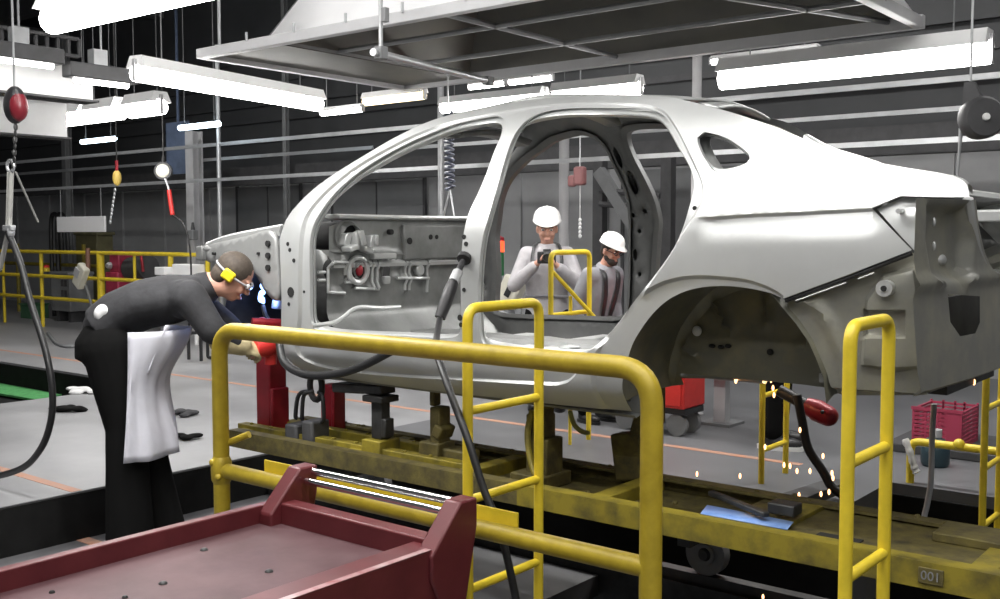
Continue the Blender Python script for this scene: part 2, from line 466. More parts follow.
def inner_y(X, z):
    y = Y0+inset(X, z)+.095
    if -3.0 < X < -2.5: y += .018*math.exp(-((X+2.765)/.05)**2)
    return y
def inner_loop(l):
    l = resample(offset2(l, .012), .03, True); fe = front_edge(l); return [(p[0]-.09*fe[k], p[1]) for k, p in enumerate(l)]
in_f, in_r = inner_loop(fd), inner_loop(rd); far_f, far_r = (resample(offset2(l, .012), .03, True) for l in (fd, rd)); in_q = resample(offset2(qw, .012), .03, True)
for mir in (False, True):
    sheet('body_side', outer, [cut_f, cut_r, cut_q], lambda X, z: (X, side_y(X, z), z), steel, car, ex, .022, mirror=mir, smooth=35)
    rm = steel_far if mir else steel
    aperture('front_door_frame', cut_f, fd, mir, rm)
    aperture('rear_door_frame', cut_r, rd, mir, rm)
    aperture('quarter_window_frame', cut_q, qw, mir, rm, .03, .4)
    hf_, hr_ = (far_f, far_r) if mir else (in_f, in_r)
    sheet('inner_side_panel', inner_out, [hf_, hr_, in_q]+[s for s in slots if not any(inpoly(p, h) for p in s for h in (hf_, hr_, in_q))],
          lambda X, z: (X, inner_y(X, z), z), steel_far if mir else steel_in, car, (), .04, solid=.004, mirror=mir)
    # rocker / sill tucked underneath
    rows = []
    for X in [-3.97+i*(1.92/16) for i in range(17)]:
        zb = .915; r = [(X, Y0+inset(X, zb)+.0, zb), (X, Y0+.16, zb-.012), (X, Y0+.20, zb+.0), (X, Y0+.20, zb+.10)]
        rows.append([(a, 2*YC-b if mir else b, c) for a, b, c in r])
    MB().strip(rows).build('sill_underside', steel_in, car)
    # wheel house
    rows = []
    full = arch+[(-2.06,.95)]
    back = [(-1.272,1.05),(-1.278,1.141),(-1.30,1.20),(-1.325,1.254),(-1.365,1.31),(-1.41,1.36)]
    ring = back+arch
    wh_in = [(p[0]+( -1.66-p[0])*.02, p[1]+.02) for p in ring]
    for k, yy in enumerate((0, .04, .09, .16, .25, .33, .36)):
        row = []
        for (x, z), (xi, zi) in zip(ring, wh_in):
            t = min(1, k/2); y = Y0+inset(x, z)+.014+yy
            sh = 1.0 if k < 6 else .90
            px, pz = x+(xi-x)*t, z+(zi-z)*t
            px = -1.66+(px+1.66)*sh; pz = 1.05+(pz-1.05)*sh
            row.append((px, 2*YC-y if mir else y, pz))
        rows.append(row)
    mb = MB().strip(rows); last = rows[-1]
    yb = sum(p[1] for p in last)/len(last); W = lambda y: 2*YC-y if mir else y
    poly = [(p[0], p[2]) for p in last]+[(-2.0, 1.06), (-1.3, 1.06)]
    whouse = mb.build('wheel_house', steel_olive, car)
    def whfn(X, z):
        a = math.atan2(z-1.05, X+1.66); r = math.hypot(z-1.05, X+1.66)
        y = Y0+.37
        if r > .2: y -= .035*max(0, cos(a*9))**10*sm(.18, .24, r)
        if .14 < z-1.05 < .16: y -= .01
        return (X, y, z)
    pl = circ(-1.995, 1.205, .016, 10)
    sheet('wheel_house_wall', relax2(resample(poly, .03, True), 1, True), [], whfn, steel_olive, car, (), .025, mirror=mir, smooth=50)
    # inner fender apron
    sheet('front_apron', relax2(cr2(apron_o, 4, True), 1, True), [], lambda X, z: (X, 3.36-.012*sm(-4.62, -4.5, X), z), steel_mid, car, (), .03, solid=.03, mirror=mir)
    for hl in apr_holes:
        hx, hz2 = sum(p[0] for p in hl)/10, sum(p[1] for p in hl)/10; hr2 = max(p[0] for p in hl)-hx
        mb = MB(); mb.lathe((hx, W(3.352), hz2), [(0, -.046), (hr2*1.05, -.046), (hr2*1.05, .012), (0, .012)], axis=(0, 1, 0), n=12); mb.build('apron_hole', hole_dark, car)
    mb = MB(); a = at(208, 248.5, Y=3.36); b = at(283, 231, Y=3.36)
    y1 = W(3.36); s_ = -1 if not mir else 1
    mb.tube(spline([(a.x, y1, a.z), ((a.x*2+b.x)/3, y1, a.z*.66+b.z*.34+.012), (b.x, y1, b.z)], 5), .022, 8, flat=1.6)
    mb.ell((a.x+.03, y1, a.z), (.05, .04, .022))
    mb.cyl((a.x+.16, y1, a.z), (a.x+.16, y1, a.z+.06), .012)
    mb.build('fender_rail', steel_mid, car)
    mb = MB()
    for (p, q) in (((258,253),(271,267)),((252,243),(268,241))):
        p = at(*p, Y=3.345); q = at(*q, Y=3.345); mb.tube([(p.x, W(p.y), p.z), (q.x, W(q.y), q.z)], .007, 6)
    mb.build('stiffening_bead', steel, car)
    # front wheel house behind the apron
    cx, cz_ = -4.27, 1.12
    rows = [[(cx+.335*cos(t*pi/14), W(y), cz_+.335*sin(t*pi/14)) for t in range(-1, 15)] for y in (3.39, 3.5, 3.7, 3.82)]
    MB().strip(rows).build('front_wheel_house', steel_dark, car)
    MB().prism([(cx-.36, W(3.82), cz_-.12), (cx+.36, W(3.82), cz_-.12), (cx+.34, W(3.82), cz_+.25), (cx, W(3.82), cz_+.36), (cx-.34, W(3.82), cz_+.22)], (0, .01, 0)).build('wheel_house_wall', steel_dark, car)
    # longitudinal underfloor rails
    mb = MB(); mb.box((-4.2, W(3.68)-.04, .96), (-2.2, W(3.68)+.04, 1.03)); mb.build('floor_rail', steel_in, car, bevel=.008)
    # quarter lower: bare bracket pressing behind the missing bumper
    Q = T_([(782,299),(850,274.5),(911,251),(914,262),(917,300),(919,340),(921,372),(924,398),(880,399),(826,398),(822,377),(815,360),(807,342),(795,325),(782,313)])
    boxp = T_([(863,300),(880,276),(913,268),(918,300),(919,368),(888,371),(858,366)])
    flan = T_([(786,300),(812,306),(828,330),(840,362),(845,398)])
    hol = T_([(858,311),(903,311),(903,338),(858,338)])
    def qlow(X, z):
        y = Y0+inset(X, z)+.05
        d = dline((X, z), boxp, True); y -= .035*sm(-.012, .012, d if inpoly((X, z), boxp) else -d)
        d = dline((X, z), flan); y -= .016*sm(.03, .0, d)
        d2 = dline((X, z), hol, True); y += .03*sm(-.004, .008, d2 if inpoly((X, z), hol) else -d2)
        if z < 1.10: y += .04*sm(1.115, 1.09, z)
        return y
    exq = [p for d in (-.01, 0, .01) for p in resample(offset2(boxp, d), .015, True)]+[p for d in (-.006, .004) for p in resample(offset2(hol, d), .015, True)]+[(-1.35+.012*i, z) for i in range(45) for z in (1.119, 1.112, 1.102, 1.092, 1.086)]
    sheet('quarter_lower', relax2(resample(Q, .02, True), 1, True), [], lambda X, z: (X, qlow(X, z), z), steel_rear, car, exq, .02, mirror=mir, smooth=35)
    # tail light recess
    L = T_([(873,208.5),(900,197),(921,197.5),(920,250),(911,251)])
    def rec(X, z): return (X, Y0+inset(X, z)+.035-.012*math.exp(-(((X+1.03)**2+(z-1.66)**2)/.0006)), z)
    sheet('tail_light_recess', resample(L, .015, True), [], rec, steel, car, (), .014, mirror=mir)
    mb = MB(); p = at(898, 211, Y=3.30); mb.cyl((p.x, W(3.34), p.z), (p.x, W(3.30), p.z), .008); mb.build('stud', steel, car); mb = MB()
    p2 = at(888, 288, Y=3.3); mb.cyl((p2.x, W(3.36), p2.z), (p2.x, W(3.262), p2.z), .026); 
    mb.build('mounting_boss', steel, car)
    mb = MB(); mb.cyl((p2.x, W(3.262), p2.z), (p2.x, W(3.256), p2.z), .009); mb.build('boss_hole', hole_dark, car)
    # black bumper gap line under the quarter panel
    e = T_([(784,299.5),(850,275.5),(911,252)])
    mb = MB(); mb.tube([(x, W(Y0+inset(x, z)+.012), z-.004) for x, z in resample(e, .05)], .008, 6); mb.build('bumper_gap_seal', black_rubber, car)
    mb = MB(); ee = T_([(796,297),(846,279)]); mb.tube([(x, W(Y0+inset(x, z)+.002), z-.012) for x, z in ee], .0026, 6)
    ee = T_([(858,275),(874,269)]); mb.tube([(x, W(Y0+inset(x, z)+.002), z-.012) for x, z in ee], .0026, 6); mb.build('bumper_clip_strip', steel, car)
# roof
rf = [p for p in A_top if -3.32 < p[0] < -1.98]
rows = []
for x, z in rf:
    ya = Y0+inset(x, z); yb = 2*YC-ya
    rows.append([(x-(.05*sin(pi*k/16)*sm(-2.9, -3.32, x)-.05*sin(pi*k/16)*sm(-2.4, -1.98, x)), ya+(yb-ya)*k/16, z+.022*sin(pi*k/16)) for k in range(17)])
MB().strip(rows).build('roof', steel, car, solid=-.006)
for xx, zz, ws in ((-2.7, 2.165, .05), (-3.25, 2.10, .06), (-2.06, 2.10, .06)):
    ya = Y0+.47; yb = 2*YC-ya
    rows = [[(xx-ws, ya+(yb-ya)*k/12, zz-.02+.03*sin(pi*k/12)), (xx-ws*.7, ya+(yb-ya)*k/12, zz+.03*sin(pi*k/12)-.045), (xx+ws*.7, ya+(yb-ya)*k/12, zz+.03*sin(pi*k/12)-.045), (xx+ws, ya+(yb-ya)*k/12, zz-.02+.03*sin(pi*k/12))] for k in range(13)]
    MB().strip(rows).build('roof_bow', steel_in, car, solid=.004)
# rear window surround arching across behind the roof, boot deck and gutter
mb = MB()
for w0, w1 in ((0, .05),):
    rows = []
    for k in range(17):
        t = k/16; ya = Y0+.50; yb = 2*YC-ya; rows.append([(-1.99-.02*sin(pi*t), ya+(yb-ya)*t, 2.115+.028*sin(pi*t)), (-1.90, ya+(yb-ya)*t, 2.085+.028*sin(pi*t))])
    mb.strip(rows)
mb.build('rear_window_header', steel, car, solid=.012)
rows = []
for k in range(13):
    t = k/12; ya = Y0+.14; yb = 2*YC-ya; y = ya+(yb-ya)*t
    rows.append([(-1.80, y, 1.66), (-1.62, y, 1.69), (-1.42, y, 1.72), (-1.36, y, 1.70)])
MB().strip(rows).build('parcel_shelf', steel_in, car, solid=.01)
for mir in (False, True):
    rows = []; W = lambda y: 2*YC-y if mir else y
    for x, z in [p for p in A_top if p[0] > -1.80]:
        y = Y0+inset(x, z); r = [V((x, y, z)), V((x, y+.03, z+.001)), V((x, y+.06, z-.006)), V((x, y+.07, z-.03))]; rows.append([far(p) for p in r] if mir else r)
    MB().strip(rows).build('boot_gutter', steel, car)
# tail: corner, lamp pocket and rear panel facing backwards
XR = -.925
def tp(x, y, X=XR): p = at(x, y, X=X); return (p.y, p.z)
rear_o = [tp(*p) for p in [(921,198),(945,199),(969,200),(971,225),(976,250),(984,272),(990,282)]]
rear_o += [(rear_o[-1][0]+.05, 1.41), (rear_o[-1][0]+.12, 1.395)]
yb = 2*YC-rear_o[-1][0]
half = rear_o+[(YC, rear_o[-1][1])]
low = [tp(925,398), tp(921,372), tp(918,300), tp(919,262)]
lowz = [(y, z) for y, z in low]
rear_loop = half+[(2*YC-y, z) for y, z in half[::-1][1:]]+[(2*YC-y, z) for y, z in lowz[::-1]]+lowz
rear_loop = resample(rear_loop, .02, True)
pock = [tp(*p) for p in [(931,206),(964,206),(967,240),(966,270),(958,284),(944,284),(934,272),(930,240)]]
hole = [tp(*p) for p in [(945,294),(972,296),(972,322),(968,333),(955,336),(947,322)]]
hole2 = [(2*YC-y, z) for y, z in hole[::-1]]
pock2 = [(2*YC-y, z) for y, z in pock]
bump_lo = tp(940, 372)[1]
def rear_x(y, z):
    x = XR+.03*(1-(abs(y-YC)/.74)**2)
    for p in (pock, pock2):
        d = dline((y, z), p, True); x -= .05*sm(-.02, .03, d if inpoly((y, z), p) else -d)
    if z < 1.13: x += -.03*sm(1.14, 1.12, z)
    x += .02*math.exp(-((z-1.46)/.02)**2)
    return x
sheet('rear_panel', rear_loop, [hole, hole2], lambda y, z: (rear_x(y, z), y, z), steel_rear, car, [(3.2+.012*i, z) for i in range(130) for z in (1.145, 1.137, 1.13, 1.123, 1.115)]+[p for d in (-.025, -.012, 0, .012, .025) for l in (pock, pock2) for p in resample(offset2(l, d), .012, True)], .02, smooth=40)
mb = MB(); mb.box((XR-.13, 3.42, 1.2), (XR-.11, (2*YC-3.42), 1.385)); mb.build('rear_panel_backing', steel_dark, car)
for mir in (False, True):
    W = lambda y: 2*YC-y if mir else y
    g = [at(*p, X=XR+.01) for p in [(968,199),(971,222),(976,248),(984,270),(990,281)]]; g += [V((XR+.01, rear_o[-2][0], 1.413)), V((XR+.01, rear_o[-1][0], 1.398))]; g += [V((XR+.02, YC, 1.396))]
    mb = MB(); mb.tube(spline([(p.x, W(p.y), p.z) for p in g], 5), .017, 8); mb.build('boot_seal_flange', steel, car)
    mb = MB(); p = at(941, 260, X=XR-.04); mb.ell((p.x, W(p.y), p.z), (.015, .035, .018)); mb.build('lamp_socket_edge', steel, car)
    mb = MB()
    for (x, y) in ((934,222),(934,246),(939,292),(950,290)):
        p = at(x, y, X=XR-.02); mb.ell((p.x, W(p.y), p.z), (.006, .006, .014))
    mb.build('weld_clip', steel, car)
# boot: inner pressings of the far side seen through the open boot
mb = MB(); mb.box((-1.35, 3.42, 1.10), (XR-.06, (2*YC-3.42), 1.13)); mb.build('boot_floor', steel_in, car)
p = at(990, 216, Y=4.45); mb = MB(); mb.quadbox((p.x-.03, (2*YC-3.5), p.z), (.20, .05, .05)); mb.build('boot_hinge', steel, car, bevel=.008)
mb = MB(); 
for q, r in (((978,232),.04),((984,252),.03)):
    p = at(*q, X=-1.15); mb.ell((p.x, p.y, p.z), (.02, r, r))
mb.build('boot_bracket', steel, car)
# floor pan, tunnel, seat pan, rear seat crossmember
mb = MB()
rows = []
for X in [-3.75+i*.1 for i in range(17)]:
    rows.append([(X, y, z+.006*(math.sin(X*40) > 0)) for y, z in ((3.42, .99), (3.6, 1.0), (3.82, 1.0), (3.88, 1.10), (4.06, 1.10), (2*YC-3.82, 1.0), ((2*YC-3.6), 1.0), ((2*YC-3.42), .99))])
mb.strip(rows); mb.build('floor_pan', steel_in, car, solid=.006)
mb = MB(); mb.prism([(-2.35, 3.64, .99), (-2.12, 3.64, 1.17), (-1.9, 3.64, 1.20), (-1.3, 3.64, 1.14), (-1.3, 3.64, 1.08), (-2.2, 3.64, 1.02)], (0, 2*(YC-3.64), 0)); mb.build('rear_seat_pan', steel_in, car, bevel=.01)
mb = MB(); mb.box((-2.93, 3.44, 1.0), (-2.83, 3.9, 1.09)); mb.box((-2.93, (2*YC-3.9), 1.0), (-2.83, (2*YC-3.44), 1.09)); mb.box((-3.42, 3.44, 1.0), (-3.32, 3.9, 1.07)); mb.box((-3.42, (2*YC-3.9), 1.0), (-3.32, (2*YC-3.44), 1.07)); mb.build('seat_crossmember', steel, car, bevel=.012)
if 0:
    pass
mb = MB(); mb.prism([(-2.30, 3.66, 1.09), (-2.16, 3.66, 1.20), (-2.06, 3.66, 1.21), (-2.06, 3.66, 1.19), (-2.15, 3.66, 1.17), (-2.28, 3.66, 1.06)], (0, 2*(YC-3.66), 0)); mb.build('seat_pan_lip', steel, car, bevel=.006)
for mir in (False, True):
    mb = MB()
    for k in range(5):
        a = (-2.62+.09*k, 3.42, 1.10+.01*(k % 3)); b = (a[0]+.06, 3.50, a[2]+.03)
        y = lambda v: 2*YC-v if mir else v
        mb.hexa([(a[0], y(a[1]), a[2]), (b[0], y(a[1]), a[2]), (b[0], y(b[1]), a[2]), (a[0], y(b[1]), a[2]), (a[0], y(a[1]), b[2]), (b[0], y(a[1]), b[2]), (b[0], y(b[1]), b[2]), (a[0], y(b[1]), b[2])])
    mb.build('sill_bracket', steel, car, bevel=.006)
# ---- firewall and dash crossmember
XF = -3.80
def fp(x, y, dx=0.): return at(x, y, X=XF+dx)
def yz(x, y): p = fp(x, y); return (p.y, p.z)
fw_o = [yz(*p) for p in [(314,226),(325,220),(400,221),(470,226),(490,240)]]
fw_loop = [(3.40, .96), (3.40, 1.64), (3.55, 1.685), ((2*YC-3.55), 1.685), ((2*YC-3.4), 1.64), ((2*YC-3.4), .96)]
big = [yz(347+9*cos(2*pi*k/14), 236+11*sin(2*pi*k/14)) for k in range(14)]
col = [yz(358+7*cos(2*pi*k/14), 270+9*sin(2*pi*k/14)) for k in range(14)]
sl = [yz(*p) for p in [(381,263),(388,263),(389,283),(382,284)]]
beads = [[yz(*p) for p in l] for l in ([(315,272),(322,272)], [(315,280),(322,280)], [(325,262),(325,292),(342,293)], [(342,282),(350,282)], [(369,263),(369,288)], [(374,263),(374,288)], [(352,288),(376,289)], [(402,262),(402,290)], [(406,262),(406,290)], [(394,278),(424,278)], [(325,262),(342,262),(342,275)], [(424,262),(424,292)], [(330,252),(440,256)])]
def fw_x(y, z):
    x = XF
    for l in beads:
        x += .018*1.0*sm(.014, .003, dline((y, z), l))
    d = dline((y, z), col, True); x += .03*sm(.016, .004, d)
    d = dline((y, z), big, True); x += .02*sm(.014, .004, d)
    if z < 1.22: x += .35*((1.22-z)/.26)**1.5
    if z > 1.44: x += .02*sm(1.44, 1.45, z)
    return x
exf = [p for l in beads for o_ in (-.009, .0, .009) for p in resample(offset2(l, o_, False), .015)]
sheet('firewall', resample(fw_loop, .03, True), [big, col, sl], lambda y, z: (fw_x(y, z), y, z), steel_in, car, exf, .022, smooth=40)
mb = MB(); p = fp(358, 270); mb.cyl((XF-.20, p.y, p.z), (XF+.02, p.y, p.z), .055); p = fp(347, 236); mb.cyl((XF-.20, p.y, p.z), (XF, p.y, p.z), .07); mb.build('column_socket', hole_dark, car)
for l in beads[:-1]:
    mb = MB(); pts = [V((fw_x(y, z)+.004, y, z)) for y, z in resample(l, .03)]; mb.tube(pts, .0075, 8); mb.build('firewall_bead', steel, car)
mb = MB(); p = fp(358, 270, .03); mb.tube([(p.x, p.y+.062*cos(2*pi*k/24), p.z+.062*sin(2*pi*k/24)) for k in range(24)], .014, 8, closed=True); mb.build('column_ring', steel, car)
mb = MB(); p = fp(347, 236, .024); mb.tube([(p.x, p.y+.075*cos(2*pi*k/24), p.z+.075*sin(2*pi*k/24)) for k in range(24)], .008, 8, closed=True); mb.build('booster_ring', steel_in, car)
mb = MB(); p = fp(359, 270, .02); mb.ell(p, (.02, .022, .03)); mb.build('steering_boot', red_post, car)
# cowl / windscreen lower rail
a, b = fp(318, 216, .06), fp(470, 224, .06)
mb = MB(); mb.prism([(XF-.02, 3.44, 1.672), (XF+.05, 3.44, 1.680), (XF+.055, 3.44, 1.694), (XF+.03, 3.44, 1.702), (XF-.10, 3.44, 1.70)], (0, 2*(YC-3.44), 0)); mb.build('cowl_rail', steel, car, bevel=.006)
mb = MB()
for k, (x, y, w, h) in enumerate(((345,240,7,12),(353,241,5,16),(360,238,6,14),(368,242,5,12),(374,240,4,10),(350,248,10,5),(366,250,12,5))):
    p = fp(x, y, .05+.02*(k % 3)); mb.quadbox(p, (.05+.02*(k % 2), w/190, h/190), rot=M.Rotation(.3*(k % 3-1), 3, 'X')); mb.build('pedal_bracket', steel, car, bevel=.006); mb = MB()
mb = MB()
for (x, y, r) in ((392,232,.014),(410,241,.018),(431,237,.014),(437,237,.012)):
    p = fp(x, y, .045); mb = MB(); mb.cyl(p-V((.03, 0, 0)), p, r); mb.build('dash_hole', hole_dark, car)
p0, p1 = fp(391, 228), fp(452, 252)
mb = MB(); mb.box((XF, 3.90, 1.47), (XF+.042, 2*YC-3.46, 1.655)); mb.build('dash_crossmember', steel_in, car, bevel=.01)
mb = MB(); mb.prism([(XF+.01, 3.42, 1.448), (XF+.03, 3.42, 1.44), (XF+.032, 3.42, 1.458), (XF+.02, 3.42, 1.475)], (0, 2*(YC-3.42), 0)); mb.build('dash_lower_lip', steel, car)
mb = MB(); p = fp(383, 256, .04); mb.quadbox(p, (.04, .16, .03)); mb.build('pipe_bracket', steel, car, bevel=.006)
mb = MB(); p = fp(386, 280, .03); mb.quadbox(p, (.03, .04, .04)); mb.build('pipe_bracket', steel, car, bevel=.006)
mb = MB(); p = fp(421, 270, .03); mb.cyl(p-V((.03, 0, 0)), p, .03); mb.build('grommet', steel, car, bevel=.006)
# floor side wheel arch bulge and tunnel front seen low in the front door opening
g = [fp(*q, .25) for q in [(312,326),(326,324),(335,322),(345,316),(352,310),(362,307),(380,308),(400,307)]]
mb = MB(); mb.tube(spline([(p.x, p.y, p.z) for p in g], 4), .010, 8); mb.build('toe_board_edge', steel, car)
# strut towers & front cross panel
for mir in (False, True):
    W = lambda y: 2*YC-y if mir else y
    mb = MB(); mb.lathe((-4.22, W(3.62), 1.42), [(.0, .10), (.09, .10), (.12, .07), (.14, 0), (.17, -.2)], n=20); mb.build('strut_tower', steel_in, car)
mb = MB(); mb.box((-4.86, 3.40, 1.46), (-4.80, (2*YC-3.4), 1.54)); mb.box((-4.86, 3.5, 1.02), (-(2*YC-3.4), (2*YC-3.5), 1.10)); mb.build('front_crossmember', steel_in, car, bevel=.01)
# small black holes along pillars
mb = MB()
for (x, y, r) in ((288,244,.010),(290,250,.010),(294,260.5,.010),(291,292,.024),(289,304,.009),(301,292,.007),(461,237,.010),(463,244,.010),(464.5,258,.017),(461,290,.009),(457,318,.013),(458,325,.010),(692,208,.008)):
    X, z = onside(x, y); yy = side_y(X, z); mb = MB(); mb.cyl((X, yy+.004, z), (X, yy-.003, z), r, n=12); mb.build('pillar_hole', hole_dark, car)
mb = MB(); p = at(697, 331, Y=Y0+.35); mb.ell(p, (.02, .01, .02)); mb.build('lit_hole_disc', white_plastic, car)  # white disc standing in for light seen through a hole
mb = MB(); 
for q in ((712,346),(721,347),(728,346)): mb.ell(at(*q, Y=Y0+.36), (.014, .008, .008))
p = at(770, 352, Y=Y0+.36); mb.ell(p, .012)
mb.build('body_hole', hole_dark, car)
# rear axle beam area: dark underfloor
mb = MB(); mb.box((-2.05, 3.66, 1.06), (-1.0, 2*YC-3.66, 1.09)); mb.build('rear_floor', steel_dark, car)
# ================================================================== FLOOR, WALLS, CEILING
FZ = .25
mb = MB()
mb.box((-40, -6, -.4), (-8.3, 3.95, FZ)); mb.box((-40, 5.30, -.4), (-5.12, 16, FZ)); mb.box((-8.3, -6, -.4), (-5.12, 5.30, FZ))
struct(mb.build('floor', floor_m))
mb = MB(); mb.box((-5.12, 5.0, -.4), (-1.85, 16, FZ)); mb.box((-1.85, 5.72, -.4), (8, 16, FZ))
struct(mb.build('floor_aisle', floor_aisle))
mb = MB(); mb.box((-5.12, -6, -.1), (8, 3.05, 0)); mb.box((-5.12, 3.05, -.1), (-2.65, 4.05, 0))
struct(mb.build('floor_lower', mat('dark worn lower floor', (.10, .10, .105), .5, 0, var=.3, scale=2)))
mb = MB(); mb.box((-5.12, 4.05, -.6), (-2.65, 5.0, -.5)); mb.box((-2.65, 3.05, -.6), (8, 5.72, -.5)); mb.box((-14, 3.95, -.1), (-8.3, 5.30, -.02))
struct(mb.build('floor_pit', track_m))
mb = MB(); mb.box((-5.12, -6, .0), (-5.09, 5.0, FZ-.004)); mb.box((-5.12, 4.985, -.5), (-1.85, 4.999, FZ-.05)); mb.box((-1.85, 5.70, -.5), (8, 5.72, FZ-.06)); mb.box((-14, 5.28, -.02), (-8.3, 5.299, FZ-.02)); mb.box((-14, 3.951, -.02), (-8.31, 3.96, FZ-.02)); mb.box((-8.31, 3.95, -.02), (-8.30, 5.3, FZ-.02))
struct(mb.build('trim_1', track_m))
mb = MB(); mb.box((-40, 5.80, FZ), (-2.4, 5.86, FZ+.002)); mb.box((-20, 2.80, FZ), (-5.13, 2.86, FZ+.002)); mb.box((-5.1, 2.80, 0), (-4.82, 2.87, .002)); mb.box((-5.0, 5.01, FZ), (-2.0, 5.05, FZ+.002))
struct(mb.build('trim_2', orange))
WY = 10.5
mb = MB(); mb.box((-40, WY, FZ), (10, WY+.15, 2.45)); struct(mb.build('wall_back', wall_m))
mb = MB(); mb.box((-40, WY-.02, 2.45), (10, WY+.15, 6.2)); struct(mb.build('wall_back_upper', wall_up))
mb = MB(); mb.box((-40.15, -6, 0), (-40, WY, 6.2)); struct(mb.build('wall_left', wall_up))
mb = MB(); mb.box((-40, -6, 6.0), (10, WY, 6.15)); struct(mb.build('ceiling', ceil_m))
# cladding ribs
mb = MB()
for k in range(36):
    x = -38+k*1.3; mb.box((x, WY-.035, FZ), (x+.05, WY, 2.44))
struct(mb.build('trim_3', wall_m))
mb = MB()
for z in (3.05, 3.35, 3.6, 3.95, 4.3): mb.box((-40, WY-.08, z), (10, WY-.02, z+.05))
struct(mb.build('trim_4', wall_up))
for n, (x, w) in enumerate(((-13.0, 1.5), (-10.6, 1.8), (-5.4, 2.2)), 1):
    mb = MB(); mb.box((x-w/2, WY-.06, FZ), (x+w/2, WY-.036, 2.35)); d = struct(mb.build('door_%d' % n, door_m))
    mb = MB(); mb.box((x-.01, WY-.07, FZ), (x+.01, WY-.058, 2.35)); mb.box((x-w/2-.04, WY-.075, FZ), (x-w/2, WY-.036, 2.39)); mb.box((x+w/2, WY-.075, FZ), (x+w/2+.04, WY-.036, 2.39)); mb.build('door_frame', grey_dark, d)
# ceiling beams
mb = MB()
for y in (-2, 1.0, 4, 7.0, 9.6): mb.box((-40, y, 5.6), (10, y+.2, 6))
for x in range(-36, 10, 4): mb.box((x, -6, 5.3), (x+.25, WY, 5.6))
struct(mb.build('trim_5', ceil_m))
# building columns
def column(p, w, label, h0=FZ, h1=5.6, m=grey_mid):
    mb = MB(); t = w*.16
    mb.box((p.x-w/2, p.y-w/2, h0), (p.x+w/2, p.y-w/2+t, h1)); mb.box((p.x-w/2, p.y+w/2-t, h0), (p.x+w/2, p.y+w/2, h1)); mb.box((p.x-t/2, p.y-w/2, h0), (p.x+t/2, p.y+w/2, h1))
    return tag(mb.build('steel_column', m, bevel=.004), label, 'column')
column(at(195, 200, Y=8.6), .17, 'grey I-section column with a cut top, behind the worker at the left', h1=3.02, m=grey_paint)
column(at(68, 200, Y=9.6), .13, 'slim dark grey column behind the blank white sign')
column(at(286, 150, Y=9.8), .07, 'thin dark grey column beyond the front of the car roof')
def pole(q, Y, r, z0, z1, label, m=galv, name='metal_pole'):
    p = at(*q, Y=Y); mb = MB(); mb.cyl((p.x, Y, z0), (p.x, Y, z1), r); mb.lathe((p.x, Y, z0), [(0, 0), (r*2.2, 0), (r*2.2, .015), (r, .02)], n=14)
    return tag(mb.build(name, m), label, 'pole')
pole((219.5, 200), 8.0, .028, FZ, 3.95, 'bright slim metal pole beside the cut grey column')
pole((441, 180), 7.6, .032, FZ, 3.6, 'pale metal pole seen through the front door opening')
pole((697, 80), 6.95, .035, FZ, 3.2, 'grey metal pole rising behind the rear of the car roof', m=grey_paint)
pole((564, 200), 8.3, .05, FZ, 2.62, 'pale thick pipe standing behind the man with the camera', m=grey_paint)
# long rails running across the hall
def rail(pts, r, label, m=galv, name='overhead_rail'):
    mb = MB(); mb.box((pts[0][0], pts[0][1]-r, pts[0][2]-r), (pts[1][0], pts[1][1]+r, pts[1][2]+r)); mb.box((pts[0][0], pts[0][1]-r*.3, pts[0][2]+r), (pts[1][0], pts[1][1]+r*.3, pts[1][2]+r*2.4))
    o = mb.build(name, m); return tag(o, label, 'rail', 'long overhead rails')
za = at(310, 137, Y=8.0).z; zb = at(330, 175, Y=8.0).z
rail(((-38, 8.0, za), (8, 8.0, za)), .013, 'upper long bright rail crossing behind the roof of the car')
rail(((-38, 7.9, zb), (8, 7.9, zb)), .012, 'lower long bright rail crossing behind the car windows')
rail(((-38, 9.2, 2.68), (-9.4, 9.2, 2.68)), .013, 'short bright rail ending at the blue film at far left')
rail(((-9, 9.0, 2.62), (8, 9.0, 2.62)), .012, 'thin rail just above the boot line at right')
rail(((-6, 9.6, 3.2), (8, 9.6, 3.2)), .02, 'dim grey rail high on the dark cladding at right', m=grey_dark)
for k, (x0_, x1_) in enumerate(((-20, 8),)):
    mb = MB(); mb.box((x0_, 9.9, 2.35), (x1_, 10.1, 2.62)); tag(mb.build('cable_duct', grey_dark), 'long dark cable duct along the back wall', 'duct')
